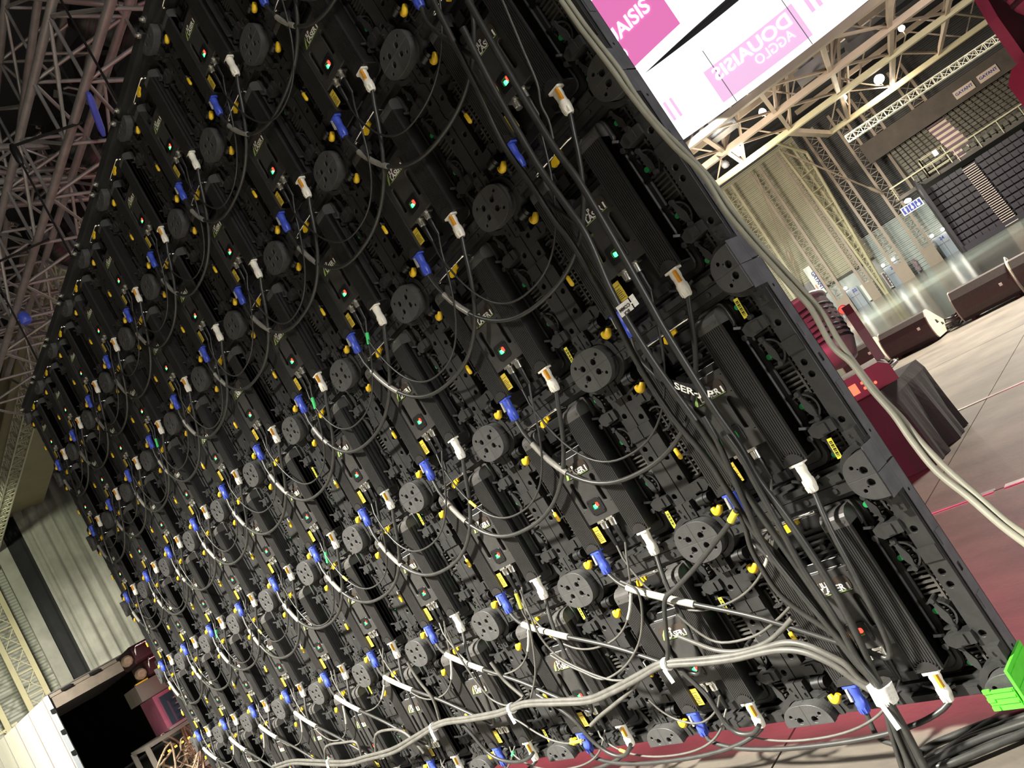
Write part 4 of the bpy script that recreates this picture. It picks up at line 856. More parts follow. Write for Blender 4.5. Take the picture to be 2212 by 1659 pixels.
box_truss('support_truss', 'nearest aluminium truss above the top of the LED wall', [((-1.3,.50,4.1),(-7.6,.02,4.1)), ((-1.3,.92,4.1),(-7.6,.44,4.1)), ((-1.3,.92,4.56),(-7.6,.44,4.56)), ((-1.3,.50,4.56),(-7.6,.02,4.56))], .5, .026, .012)
box_truss('support_truss', 'darker truss above and behind the nearest one', [((-1.3,.66,5.2),(-8.5,.56,5.2)), ((-1.3,1.06,5.2),(-8.5,.96,5.2)), ((-1.3,1.06,5.6),(-8.5,.96,5.6)), ((-1.3,.66,5.6),(-8.5,.56,5.6))], .5, .026, .012)
box_truss('support_truss', 'third truss, far behind the others, over the stage', [((-1.3,2.4,6.0),(-9.5,2.2,6.0)), ((-1.3,2.8,6.0),(-9.5,2.6,6.0)), ((-1.3,2.8,6.4),(-9.5,2.6,6.4)), ((-1.3,2.4,6.4),(-9.5,2.2,6.4))], .5, .026, .012)
box_truss('support_truss', 'topmost truss at the upper left corner', [((-1.3,1.0,7.0),(-10,.7,7.0)), ((-1.3,1.4,7.0),(-10,1.1,7.0)), ((-1.3,1.4,7.4),(-10,1.1,7.4)), ((-1.3,1.0,7.4),(-10,.7,7.4))], .6, .026, .012)
for i, (x, lab) in enumerate(((-2.6, 'cross truss spanning the stage, nearest the camera'), (-4.6, 'cross truss spanning the stage, second from the camera'), (-6.9, 'cross truss spanning the stage, farthest from the camera'))):
    box_truss('cross_truss', lab, [((x,.1,4.75),(x-.4,4,4.75)), ((x-.3,.1,4.75),(x-.7,4,4.75)), ((x-.3,.1,5.05),(x-.7,4,5.05)), ((x,.1,5.05),(x-.4,4,5.05))], .4, .024, .011)
# hanging points down to the fly bars
for i, s in enumerate((0.8, 2.0, 3.2, 4.4)):
    p = W(s, 3.09, -0.05); m = M(); m.cyl(p, (p.x, p.y, 3.86 + .12), .006, n=6)
    m.bar((p.x, p.y, 3.97), (p.x, p.y + .42, 4.09), .012); m.rev([(0, .012), (.03, .022), (.10, .022), (.13, .012)], (p.x, p.y, 3.98), (0, 0, -1), 8)
    m.obj('hanging_chain', X['dark'], None, label='thin black hanging chain of the LED wall, %s from the right' % ORD[i], cat='chain', group='chains above the LED wall')
for i, (x, y, z, lab) in enumerate(((-3.15, .62, 5.15, 'black moving head hung under the upper truss, nearest'), (-4.3, .60, 5.15, 'black moving head hung under the upper truss, second'), (-5.6, .58, 5.15, 'black moving head hung under the upper truss, farthest'))):
    moving_head(lab, (x, y + .2, z), .4*i, 1.0, 1.0, 'dark', 'dark', None, False, True)
m = M()
for i in range(24):
    x = -3.0 - i*.16; a = .05*sin(i*1.7); m.add([(x, 1.3 + a, 5.9), (x - .16, 1.3 + .05*sin((i+1)*1.7), 5.9), (x - .16, 1.3 + .05*sin((i+1)*1.7), 5.25 + .1*sin(i+1)), (x, 1.3 + a, 5.25 + .1*sin(i))], [(0,1,2,3)])
m.obj('rolled_drape', X['ddrape'], None, label='black drape bundled along the upper truss', cat='drape')
for i, (x, y, z, lab) in enumerate(((-2.92, .38, 4.06, 'blue sling wrapped under the nearest truss, upper'), (-5.35, .22, 4.065, 'blue lamp body clamped under the nearest truss, lower'))):
    m = M(); m.rev([(0, .012), (.04, .02), (.25, .02), (.30, .012)] if i == 0 else [(0, .03), (.02, .04), (.07, .045), (.085, .03)], (x, y, z), (-.9, .3, -.25) if i == 0 else (0, .1, -1), 12)
    m.obj(('blue_sling', 'blue_lamp')[i], X['blue'], None, label=lab, cat=('sling', 'lamp')[i])

# ---------------------------------------------------------------- arena shell
def quadH(m, t0, t1, d, z0, z1, mi=0): m.add([H(t0, d, z0), H(t1, d, z0), H(t1, d, z1), H(t0, d, z1)], [(0,1,2,3)], mi)
g = M(); g.add([(-70, -40, -1.0), (60, -40, -1.0), (60, 95, -1.0), (-70, 95, -1.0), (-70, -40, -1.3), (60, -40, -1.3), (60, 95, -1.3), (-70, 95, -1.3)], [(0,1,2,3),(4,7,6,5),(0,4,5,1),(1,5,6,2),(2,6,7,3),(3,7,4,0)])
g.obj('floor_arena', X['arenafloor'], None, kind='structure')
def boxH(m, t0, t1, d0, d1, z0, z1, mi=0):
    vs = [H(t, d, z) for z in (z0, z1) for t, d in ((t0,d0),(t1,d0),(t1,d1),(t0,d1))]
    m.add(vs, [(0,3,2,1),(4,5,6,7),(0,1,5,4),(1,2,6,5),(2,3,7,6),(3,0,4,7)], mi)
wl = M(); z = -1.0; P = []
while z < 14.0: P += [(z, 0.0), (z + .09, 0.0), (z + .15, .07), (z + .24, .07)]; z += .30
for t0, t1, zlo, zhi in ((-40, -1.7, 1.95, 14.2), (-1.7, 40, 3.75, 14.2)):
    Q = [(a, b) for a, b in P if zlo <= a <= zhi]
    vs = [H(t0, 70 + b, a) for a, b in Q] + [H(t1, 70 + b, a) for a, b in Q]; n = len(Q)
    wl.add(vs, [(i, n+i, n+i+1, i+1) for i in range(n-1)], 0 if t0 < -20 else 1)
Q = [(a, b) for a, b in P if a <= 3.75]; n = len(Q)
wl.add([H(-1.7, 70.02 + b, a) for a, b in Q] + [H(40, 70.02 + b, a) for a, b in Q], [(i, n+i, n+i+1, i+1) for i in range(n-1)], 2)
quadH(wl, -40, -1.7, 70.0, -1.0, 1.95, 2)
quadH(wl, -60, 60, 70.4, -1.0, 14.2, 1)
struct('wall_far', wl, [X['wallc'], X['wallg'], X['walll']])
rf = M(); rf.add([H(-60, -30, 14.2), H(60, -30, 14.2), H(60, 75, 14.2), H(-60, 75, 14.2)], [(0,1,2,3)]); rf.add([H(-60, -30, 14.5), H(60, -30, 14.5), H(60, 75, 14.5), H(-60, 75, 14.5)], [(3,2,1,0)])
d = -28
while d < 74:
    boxH(rf, -60, 60, d, d + .12, 13.95, 14.2, 1); d += 3.4
struct('ceiling', rf, [X['roof'], X['roof']])
sd = M()
sd.add([H(40, -30, -1), H(40, 75, -1), H(40, 75, 14.2), H(40, -30, 14.2)], [(0,1,2,3)]); struct('wall_right', sd, X['wallg'])
sd = M(); z = -1.0; Q = P; n = len(Q)
sd.add([(-42 - b, -25, a) for a, b in Q] + [(-42 - b, 60, a) for a, b in Q], [(i, n+i, n+i+1, i+1) for i in range(n-1)]); struct('wall_left', sd, X['wallp'])
sd = M(); sd.add([(-60, -26, -1), (50, -26, -1), (50, -26, 14.2), (-60, -26, 14.2)], [(0,1,2,3)]); struct('wall_back', sd, X['wallg'])
for i, z in enumerate((1.88, 1.80)):
    m = M(); boxH(m, -40, -1.7, 69.75, 70.0, z, z + (.10 if i else .05)); struct('trim_%d' % (3 + i), m, X['concrete'])

# lattice columns in front of the far wall
def lattice(label, ta, tb, d, z0, z1, key, w=.20, group='lattice columns along the far wall'):
    t = thing('lattice_column', label, 'column', H((ta+tb)/2, d, z0), 0, group); o = t.location
    for tt in (ta, tb):
        m = M(); a, b = H(tt, d, z0) - o, H(tt, d, z1) - o; m.bar(a, b, w, w, 0, (0.94, 0.34, 0)); m.obj('chord', X[key], t)
    m = M(); zz = z0 + 1.6; st = abs(tb - ta)*0.95
    while zz + st < z1:
        a0, b0, a1, b1 = (H(x, d, y) - o for x, y in ((ta, zz), (tb, zz), (ta, zz+st), (tb, zz+st)))
        m.bar(a0, b0, .06); m.bar(a0, b1, .035); m.bar(b0, a1, .035); zz += st
    m.obj('lacing', X[key], t)
    m = M(); a, b = H(ta, d, z0) - o, H(tb, d, z0) - o
    c = [H(ta, d-.1, z0)-o, H(tb, d-.1, z0)-o, H(tb, d-.1, z0+1.5)-o, H(ta, d-.1, z0+1.5)-o]; c2 = [H(ta, d+.1, z0)-o, H(tb, d+.1, z0)-o, H(tb, d+.1, z0+1.5)-o, H(ta, d+.1, z0+1.5)-o]
    m.add(c + c2, [(0,1,2,3),(7,6,5,4),(0,4,5,1),(1,5,6,2),(2,6,7,3),(3,7,4,0)]); m.obj('base_plate', X[key], t)
    return t
for ta, tb, key, lab in ((-10.6, -9.75, 'ysteel', 'lattice column partly hidden by the LED wall edge'), (-8.25, -7.45, 'ysteel', 'lattice column left of the white banner board'), (-5.75, -4.9, 'pinksteel', 'lattice column right of the white banner board'), (-3.35, -2.8, 'pinksteel', 'narrow column behind the triangular mast'),
                        (-0.9, -0.1, 'pinksteel', 'lattice column right of the door marked 23'), (1.3, 2.1, 'pinksteel', 'lattice column carrying the toilet sign'), (3.2, 4.0, 'pinksteel', 'lattice column behind the upper seats'), (-12.6, -11.8, 'ysteel', 'lattice column behind the LED wall, farthest left'), (6.2, 7.2, 'pinksteel', 'lattice column behind the upper seats, farther right')):
    lattice(lab, ta, tb, 68, -1.0 if tb < 3 else 4.5, 13.2, key)
t = thing('triangular_mast', 'pale yellow triangular lattice mast tapering to the floor before the far wall', 'mast', H(-2.27, 66.5, -1.0)); o = t.location
ch = [[H(-2.36, 66.5, -1), H(-2.55, 66.5, 6), H(-2.85, 66.5, 13)], [H(-2.2, 66.6, -1), H(-2.0, 67.2, 6), H(-2.0, 67.2, 13)], [H(-2.2, 66.4, -1), H(-1.35, 65.6, 11.4), H(-2.6, 63, 12.9)]]
for c in ch:
    m = M()
    for i in range(2): m.bar(c[i] - o, c[i+1] - o, .17)
    m.obj('chord', X['ysteel'], t)
m = M()
def onp(c, z):
    for i in range(2):
        if c[i].z <= z <= c[i+1].z: return c[i].lerp(c[i+1], (z - c[i].z)/(c[i+1].z - c[i].z))
    return c[-1]
z = 0.4; st = .5
while z < 11.2:
    z2 = min(z + st, 11.3)
    for a in range(3):
        b = (a+1) % 3; m.bar(onp(ch[a], z) - o, onp(ch[b], z) - o, .07); m.bar(onp(ch[a], z) - o, onp(ch[b], z2) - o, .03); m.bar(onp(ch[b], z) - o, onp(ch[a], z2) - o, .03)
    z = z2; st = min(1.5, st*1.22)
m.obj('lacing', X['ysteel'], t)
# slanting stays
m = M(); m.bar(H(-2.7, 64, 12.4), H(1.4, 67.6, 5.6), .09); m.rev([(0, .06), (.3, .14), (.9, .14), (1.2, .06)], H(.75, 67.0, 6.7), H(1.4, 67.6, 5.6) - H(-2.7, 64, 12.4), 8); m.obj('tie_rod', X['pinksteel'], None, label='slanting steel tie rod crossing the columns to the right', cat='tie rod')
m = M(); m.bar(H(-5.0, 63, 12.0), H(-7.6, 67.5, 1.2), .07); m.rev([(0, .06), (.3, .15), (.9, .15), (1.2, .06)], H(-6.45, 65.6, 5.95), H(-7.6, 67.5, 1.2) - H(-5.0, 63, 12.0), 8); m.obj('tie_rod', X['pinksteel'], None, label='steel tie rod with turnbuckle above the white banner board', cat='tie rod')

# roof girders
def girder(label, d, t0, t1, key, z=10.8, zt=13.4, w=.42, bays=None):
    t = thing('roof_girder', label, 'girder', H((t0+t1)/2, d, z), 0, 'roof girders across the arena'); o = t.location
    m = M(); m.bar(H(t0, d, z) - o, H(t1, d, z) - o, w, w*.8); m.obj('bottom_chord', X[key], t)
    m = M(); m.bar(H(t0 - 1, d, zt) - o, H(t1, d, zt) - o, .3); m.obj('top_chord', X['pinksteel'], t)
    x = t0
    while x < t1 - .1:
        m = M(); m.bar(H(x, d, z) - o, H(x + 2.4, d, zt) - o, .08); m.bar(H(x + 4.8, d, z) - o, H(x + 2.4, d, zt) - o, .08); m.obj('web_member', X['pinksteel'], t); x += 4.8
    return t
girder('rose steel roof girder just below the hanging banner ring, nearest', 39.0, -9.6, 16, 'pinksteel')
girder('rose steel roof girder, second from the banner ring', 45.0, -9.2, 17, 'pinksteel')
girder('cream roof girder lit by a floodlight, ending in a corner above the columns', 51.2, -6.3, 18, 'ysteel')
girder('cream roof girder farthest back, running over the seats', 60.8, 0.6, 20, 'ysteel')
for i, (a, b, lab) in enumerate(((H(-6.3, 51.2, 10.8), H(-7.6, 46.5, 10.9), 'steel strut turning back from the corner of the third girder'), (H(0.6, 60.8, 10.8), H(-1.3, 51.4, 10.9), 'steel strut joining the corner of the farthest girder to the third'))):
    m = M(); m.bar(a, b, .36, .34); m.obj('roof_strut', X['pinksteel'], None, label=lab, cat='strut')
k = 0
for x in (-7.4, -4.2, -1.0, 2.2, 5.4, 8.6):
    for d0, d1 in ((39, 45), (45, 51.2), (51.2, 60.8)):
        if d1 > 55 and x < .5 or (d1 > 50 and x < -6): continue
        m = M(); m.bar(H(x, d0, 10.9), H(x - .1, d1, 10.9), .22); m.bar(H(x, d0, 10.9), H(x + 1.6, (d0+d1)/2, 13.3), .13); m.bar(H(x + 1.6, (d0+d1)/2, 13.3), H(x, d1, 10.9), .13); m.bar(H(x, d0, 10.95), H(x + 3.2, d1, 10.95), .12)
        m.obj('roof_bracing', X['pinksteel'], None, label='rose steel bracing bars, %s from left, between the %s roof girders' % (ORD[int(round((x + 7.4)/3.2))], {39: 'two nearest', 45: 'two middle', 51.2: 'two farthest'}[d0]), cat='bracing', group='bracing between the roof girders')
for i, (tt, d, z, lab) in enumerate(((-3.45, 42, 10.9, 'grey air duct box hanging left under the roof'), (1.35, 44, 11.0, 'grey air duct box hanging in the middle under the roof'), (4.2, 48.5, 11.6, 'grey air duct box hanging right under the roof'))):
    t = thing('air_duct', lab, 'duct', H(tt, d, z), 0, 'air ducts under the arena roof'); o = t.location
    m = M(); boxH(m, tt - .75, tt + .75, d - .6, d + .6, z, z + .55); m.v = [tuple(Vector(v) - o) for v in m.v]; m.obj('outlet_box', X['ahu'], t)
    m = M(); m.cyl((0, 0, .55), (0, 0, 3.0), .45, n=14); m.obj('duct_pipe', X['ahu'], t)
# lamps on the girders
LAMPS = ((-1.46, 39.0, 11.15), (-1.57, 45.0, 11.1), (-4.15, 51.0, 11.45), (2.35, 55.0, 11.0), (4.9, 60.3, 11.6), (7.3, 58.0, 13.0))
for i, (tt, d, z) in enumerate(LAMPS):
    t = thing('floodlight', 'glowing floodlight on a roof girder, %s from the left' % ORD[(1, 2, 0, 3, 4, 5)[i]], 'lamp', H(tt, d, z), 0, 'floodlights on the roof girders'); big = i in (2, 4)
    r = .34 if big else .2
    m = M(); m.rev([(0, r*.3), (.1, r*.8), (.3, r), (.36, r*.9)], (0, 0, .3), (.25, -.7, -.5), 14); m.obj('glowing_lens', X['lamp'], t)
    m = M(); m.rev([(-.25, .1), (-.1, r*.5), (.02, r*.4)], (0, 0, .3), (.25, -.7, -.5), 12); m.bar((0, 0, -.35), (0, 0, .3), .06); m.obj('bracket', X['pinksteel'], t)
m = M(); m.rev([(0, .05), (.05, .17), (.22, .22), (.40, .15), (.44, .04)], H(-4.55, 44.5, 9.9), (0, 0, 1), 14); m.cyl(H(-4.55, 44.5, 10.3), H(-4.75, 44.9, 11.0), .03, n=6); m.obj('globe_speaker', X['ahu'], None, label='pale round pendant hanging below the second girder', cat='pendant')
# bright lattice truss by the seats
q = [(H(1.08, 50, 8.02), H(13, 50, 7.75)), (H(1.08, 50.4, 8.02), H(13, 50.4, 7.75)), (H(1.08, 50.4, 8.42), H(13, 50.4, 8.15)), (H(1.08, 50, 8.42), H(13, 50, 8.15))]
box_truss('hanging_truss', 'bright white lattice truss hanging before the upper seats', q, .45, .035, .022, 'whitetruss')
# banner ring
RC, RA, RB = (1.5, 36.3), 14.0, 6.35
def ringp(a, z, off=0.0): return CP + (H(RC[0] + (RA + off)*cos(a), RC[1] + (RB + off)*sin(a), z) - CP)*0.8
t = thing('banner_ring', 'glowing white and pink oval banner ring hanging under the arena roof', 'banner', CP + (H(RC[0], RC[1], 11.95) - CP)*.8); o = t.location
n = 96; m = M()
for i in range(n):
    a, b = 2*pi*i/n, 2*pi*(i+1)/n
    zt = lambda u: 16.1 if sin(u) > 0 else 16.4
    m.add([ringp(a, 11.95)-o, ringp(b, 11.95)-o, ringp(b, zt(b))-o, ringp(a, zt(a))-o], [(0,1,2,3)], 0, True)
m.obj('white_cloth', X['banner'], t)
def ang_far(tt): return math.acos(max(-1, min(1, (tt - RC[0])/RA)))
def ringpatch(m, t0, t1, z0, z1, far, off, mi=0, seg=10):
    for i in range(seg):
        a, b = (t0 + (t1-t0)*i/seg), (t0 + (t1-t0)*(i+1)/seg)
        A, B = (ang_far(a), ang_far(b)) if far else (-ang_far(a), -ang_far(b))
        m.add([ringp(A, z0, off)-o, ringp(B, z0, off)-o, ringp(B, z1, off)-o, ringp(A, z1, off)-o], [(0,1,2,3)], mi)
def ringtext(m, body, size, tc, z, far, off, mirror, mi, bold, wfit=None):
    me = text_mesh(body, size, bold); xs = [v.co.x for v in me.vertices]; k = (wfit/(max(xs) - min(xs))) if wfit else 1.0
    vs = []
    for v in me.vertices:
        tt = tc + (-v.co.x if mirror else v.co.x)*k; A = ang_far(tt) if far else -ang_far(tt); vs.append(ringp(A, z + v.co.y, off) - o)
    m.add(vs, [tuple(p.vertices) for p in me.polygons], mi)
m = M(); ringpatch(m, -7.2, -1.65, 12.42, 15.6, False, .03); m.obj('pink_panel', X['bpink'], t)
m = M(); ringtext(m, 'DOUAISIS', .82, -3.76, 13.62, False, .06, False, 0, .022, 3.12); ringtext(m, 'AGGLO', .74, -4.75, 12.83, False, .06, False, 0, -.004, 2.0); m.obj('lettering', X['banner'], t)
m = M(); ringpatch(m, -2.75, 2.3, 12.32, 14.25, True, -.03); m.obj('pink_panel', X['bpale'], t)
m = M(); ringtext(m, 'DOUAISIS', .95, -.25, 13.42, True, -.06, True, 0, .02, 4.3); ringtext(m, 'AGGLO', .72, .60, 12.78, True, -.06, True, 0, .0, 2.1); m.obj('lettering', X['banner'], t)
m = M()
for k in range(3): ringpatch(m, -5.55 + k*.36, -5.40 + k*.36, 13.05, 14.2, True, -.03, 0, 2)
ringpatch(m, 2.8, 3.0, 13.2, 14.6, True, -.03, 0, 2); ringpatch(m, 3.2, 3.4, 13.2, 14.6, True, -.03, 0, 2); ringpatch(m, 3.6, 3.8, 13.2, 14.6, True, -.03, 0, 2)
m.obj('pink_bars', X['bpale'], t)
m = M()
for x in (-2.2, 2.05): ringpatch(m, x - .02, x + .02, 11.95, 15.2, True, -.05, 0, 1)
m.obj('seam', X['bline'], t)
q = [(H(-5.5, 38, 16.4), H(9, 37, 16.4)), (H(-5.5, 38.5, 16.4), H(9, 37.5, 16.4)), (H(-5.5, 38.5, 16.9), H(9, 37.5, 16.9)), (H(-5.5, 38, 16.9), H(9, 37, 16.9))]
# the roof is higher over the ring
box_truss('hanging_truss', 'pale lattice truss inside the banner ring', [(CP + (a - CP)*.8, CP + (b - CP)*.8) for a, b in q], .5, .05, .03, 'whitetruss')

# grandstand: telescopic lower block, balcony and upper seats
gs = thing('grandstand', 'dark telescopic seating block with a maroon stair beside it', 'grandstand', H(4.6, 58, -1.0)); go = gs.location
def rel(m): m.v = [tuple(Vector(v) - go) for v in m.v]; return m
NRW = 10
seat = M()
seat.box(-.21, .21, -.04, .02, 0.0, .30); seat.box(-.20, .20, -.20, -.03, -.05, .02); seat.box(-.17, .17, -.055, -.04, .06, .24)
SD = seat.data('seat', X['seat'])
for rI in range(NRW):
    z = -.75 + rI*.455; d = 58 + rI*.14
    m = M(); boxH(m, 3.10, 9.6, d + .10, d + .30, z - .25, z + .12); rel(m).obj('riser', X['riser'], gs)
    for c in range(22):
        if 6 <= c < 8: continue
        tt = 3.42 + c*.42
        if tt > 9.4: continue
        s = link('seat', SD, gs, H(tt, d, z + .12) - go, rz=HA); s.scale = (.92, .8, 1.0)
for rI in range(NRW):
    z = -.75 + rI*.455; d = 57.9 + rI*.14
    for k in range(3):
        m = M(); boxH(m, 5.66, 6.42, d - .30 + k*.045, d + .02, z - .16 + k*.15, z - .10 + k*.15); rel(m).obj('stair_tread', X['step'], gs)
        m = M(); boxH(m, 5.65, 6.43, d - .34 + k*.045, d - .29 + k*.045, z - .13 + k*.15, z - .085 + k*.15); rel(m).obj('nosing', X['nosing'], gs)
m = M(); boxH(m, 3.02, 3.12, 57.7, 60.3, -1.0, 4.6); boxH(m, 3.02, 3.22, 57.6, 57.8, -1.0, 4.2); rel(m).obj('side_panel', X['riser'], gs)
m = M(); boxH(m, 3.1, 9.6, 59.9, 60.2, -1.0, 3.7); boxH(m, 3.05, 9.7, 57.6, 57.75, -1.0, -.62); rel(m).obj('front_skirt', X['riser'], gs)
bl = thing('balcony', 'brown concrete balcony with a pale yellow handrail above the seating block', 'balcony', H(6, 61, 3.7)); bo = bl.location
def relb(m): m.v = [tuple(Vector(v) - bo) for v in m.v]; return m
m = M(); boxH(m, 1.6, 14, 60.35, 61.9, 4.15, 4.40); relb(m).obj('slab', X['concrete'], bl)
m = M(); m.bar(H(1.7, 60.2, 5.15), H(14, 60.2, 5.15), .09); relb(m).obj('handrail', X['ysteel'], bl)
for i in range(9):
    m = M(); m.bar(H(1.8 + i*1.4, 60.2, 4.2), H(1.8 + i*1.4, 60.2, 5.15), .04); relb(m).obj('baluster', X['ysteel'], bl)
for k in range(4):
    m = M(); m.bar(H(1.7, 60.2, 4.3 + k*.22), H(2.3, 61.6, 4.3 + k*.22), .05); relb(m).obj('end_rail', X['ysteel'], bl)
t = thing('rail_cage', 'pale yellow railing cage with a white notice on the balcony', 'railing', H(4.8, 60.6, 4.2)); to = t.location
for a, b in (((4.1, 60.4), (5.6, 60.4)), ((4.1, 61.6), (5.6, 61.6)), ((4.1, 60.4), (4.1, 61.6)), ((5.6, 60.4), (5.6, 61.6))):
    m = M()
    for zz in (4.7, 5.15, 5.75): m.bar(H(*a, zz) - to, H(*b, zz) - to, .05)
    m.bar(H(*a, 4.15) - to, H(*a, 5.75) - to, .06); m.obj('rail_frame', X['ysteel'], t)
m = M(); boxH(m, 4.95, 5.25, 60.3, 60.34, 5.35, 5.75); m.v = [tuple(Vector(v) - to) for v in m.v]; m.obj('notice', X['signw'], t)
up = thing('upper_seating', 'olive brown upper seat tiers split by a ribbed pale stair', 'grandstand', H(7, 63, 4.2)); uo = up.location
m = M()
for rI in range(11): boxH(m, 3.3, 15, 62 + rI*.5, 62.55 + rI*.5, 4.15, 4.5 + rI*.33)
m.v = [tuple(Vector(v) - uo) for v in m.v]; m.obj('terrace', X['concrete'], up)
m = M()
for rI in range(11):
    for c in range(30):
        tt = 3.5 + c*.40
        if 6.0 < tt < 7.5 or tt > 15: continue
        d, z = 62.1 + rI*.5, 4.5 + rI*.33
        boxH(m, tt - .15, tt + .15, d + .14, d + .20, z, z + .36); boxH(m, tt - .15, tt + .15, d - .08, d + .15, z + .12, z + .17)
m.v = [tuple(Vector(v) - uo) for v in m.v]; m.obj('seat_rows', X['seatup'], up, kind='stuff')
m = M()
for c in range(22):
    tt = 3.35 + c*.42
    if 5.6 < tt < 6.6 or 3.9 < tt < 5.8: continue
    for k in range(2):
        d, z = 60.7 + k*.5, 4.42 + k*.2; boxH(m, tt - .15, tt + .15, d + .1, d + .17, z, z + .42); boxH(m, tt - .15, tt + .15, d - .1, d + .1, z + .14, z + .19)
m.v = [tuple(Vector(v) - uo) for v in m.v]; m.obj('front_seats', X['seatup'], up, kind='stuff')
for rI in range(16):
    m = M(); boxH(m, 6.1, 7.4, 61.9 + rI*.34, 62.3 + rI*.34, 4.2, 4.55 + rI*.225); m.v = [tuple(Vector(v) - uo) for v in m.v]; m.obj('stair_step', X['step'] if rI % 2 else X['nosing'], up)
m = M(); boxH(m, 1.8, 20, 66.6, 66.9, 8.0, 9.6); m.obj('fascia', X['concrete'], None, label='brown fascia band above the upper seats', cat='fascia')
for i, (t0, wd) in enumerate(((8.6, 1.35), (10.3, 1.35))):
    sg = thing('name_board', 'pale GAYANT name board on the fascia, %s' % ('left', 'right')[i], 'sign', H(t0 + wd/2, 66.5, 8.55)); so = sg.location
    m = M(); boxH(m, t0, t0 + wd, 66.5, 66.58, 8.35, 8.95); m.v = [tuple(Vector(v) - so) for v in m.v]; m.obj('board', X['nosing'], sg)
    tm = text_mesh('GAYANT', .30, .005); R = Matrix.Rotation(HA, 4, 'Z')
    m = M(); m.mesh(tm, 0, Matrix.Translation(H(t0 + wd/2, 66.47, 8.58) - so) @ R @ TXZ); m.obj('lettering', X['signb'], sg)

# doors, signs and small things on the far wall
R20 = Matrix.Rotation(HA, 4, 'Z')
def flatH(m, me, tt, d, z, mi=0, o_=Vector(), rot=0.0): m.mesh(me, mi, Matrix.Translation(H(tt, d, z) - o_) @ R20 @ Matrix.Rotation(rot, 4, 'Y') @ TXZ)
for i, (t0, t1, num, lit) in enumerate(((-1.62, -.42, '23', 2), (2.35, 3.45, '24', 2), (-4.85, -3.95, '22', 1))):
    dd = M(); boxH(dd, t0, t1, 69.45, 69.6, -1.0, .75); dr = dd.obj('door_%d' % (i+1), X['doorg'], None, kind='structure')
    m = M(); boxH(m, (t0+t1)/2 - .02, (t0+t1)/2 + .02, 69.42, 69.45, -1.0, .55, 0); boxH(m, t0 + .1, t1 - .1, 69.41, 69.45, .02, .07, 0); m.obj('door_bar', X['ahu'], dr)
    m = M(); flatH(m, text_mesh(num, .34, .01), t0 + .62, 69.40, .35); m.obj('door_number', X['signb'], dr)
    for k in range(lit):
        lp = M(); lp.rev([(0, .05), (.06, .13), (.18, .14), (.24, .06)], H(t0 + .15 + k*.85, 69.3, .86), (0, 0, 1), 12); lp.obj('door_lamp', X['lamp'], None, label='small round white lamp, %s above the door %s' % (('left one', 'right one')[k] if lit > 1 else 'single', ('just right of the yellow mast', 'beside the seating block', 'near the red hose reel')[i]), cat='lamp', group='small lamps over the doors')
for i, (t0, t1) in enumerate(((-3.75, -2.7), (-1.98, -1.66))):
    m = M(); boxH(m, t0, t1, 69.6, 69.7, -.9, .55); w = m.obj('window_%d' % (i+1), X['signw'], None, kind='structure')
    m = M(); boxH(m, t0 + .3*(t1-t0), t0 + .72*(t1-t0), 69.56, 69.6, -.75, .45); m.obj('poster', X['poster'], w)
    m = M()
    for k in range(5): boxH(m, t0 + .75*(t1-t0), t1, 69.55, 69.6, -.8 + k*.26, -.72 + k*.26)
    m.obj('louvre_shade', X['ahu'], w)
sg = thing('banner_board', 'white board reading GAYANT sideways, upright on the far wall', 'sign', H(-6.36, 69.6, 2.9)); so = sg.location
m = M(); boxH(m, -6.65, -6.07, 69.6, 69.68, 1.5, 4.15); m.v = [tuple(Vector(v) - so) for v in m.v]; m.obj('board', X['signw'], sg)
m = M(); flatH(m, text_mesh('GAYANT', .42, .012), -6.28, 69.57, 2.72, 0, so, radians(90)); m.obj('lettering', X['signb'], sg)
m = M(); flatH(m, text_mesh('expo', .2, .004), -6.52, 69.57, 2.3, 0, so, radians(90)); m.obj('small_lettering', X['orangeprint'], sg)
m = M(); boxH(m, -7.4, -6.75, 69.75, 69.95, .6, 3.0); m.obj('wall_panel', X['ahu'], None, label='grey upright panel on the wall beside the white banner board', cat='panel')
sg = thing('toilet_sign', 'white and navy toilet pictogram sign jutting from the column', 'sign', H(2.2, 59.7, 3.35)); so = sg.location
m = M(); boxH(m, 1.50, 2.88, 59.7, 59.78, 3.05, 3.62); m.v = [tuple(Vector(v) - so) for v in m.v]; m.obj('board', X['signw'], sg)
for k in range(3):
    t0 = 1.57 + k*.425; m = M(); boxH(m, t0, t0 + .38, 59.66, 59.70, 3.11, 3.56); m.v = [tuple(Vector(v) - so) for v in m.v]; pn = m.obj('blue_panel', X['signb'], sg)
    m = M(); c = t0 + .19
    def disk(tt, z, r):
        vs = [H(c + (tt - c)*.82 + .82*r*cos(2*pi*i/12), 59.64, 3.335 + (z - 3.73 + r*sin(2*pi*i/12))*.83) - so for i in range(12)]; m.add(vs, [tuple(range(12))])
    def poly(ps): m.add([H(c + a*.82, 59.64, 3.335 + (b - 3.73)*.83) - so for a, b in ps], [tuple(range(len(ps)))])
    disk(c, 3.92, .055)
    if k == 0: poly([(-.05, 3.5), (.05, 3.5), (.05, 3.68), (.10, 3.85), (-.10, 3.85), (-.05, 3.68)])
    elif k == 1: poly([(-.04, 3.5), (.04, 3.5), (.04, 3.6), (.12, 3.6), (.04, 3.85), (-.04, 3.85), (-.12, 3.6), (-.04, 3.6)])
    else: disk(c - .02, 3.62, .13); poly([(-.03, 3.6), (.03, 3.6), (.03, 3.86), (-.03, 3.86)])
    m.obj('pictogram', X['signw'], pn)
m = M(); m.rev([(0, .10), (.1, .24), (.2, .22)], H(2.2, 59.9, 3.95), (0, -.4, -1), 12); m.obj('sign_lamp', X['lamp'], None, label='bright lamp just above the toilet sign', cat='lamp')
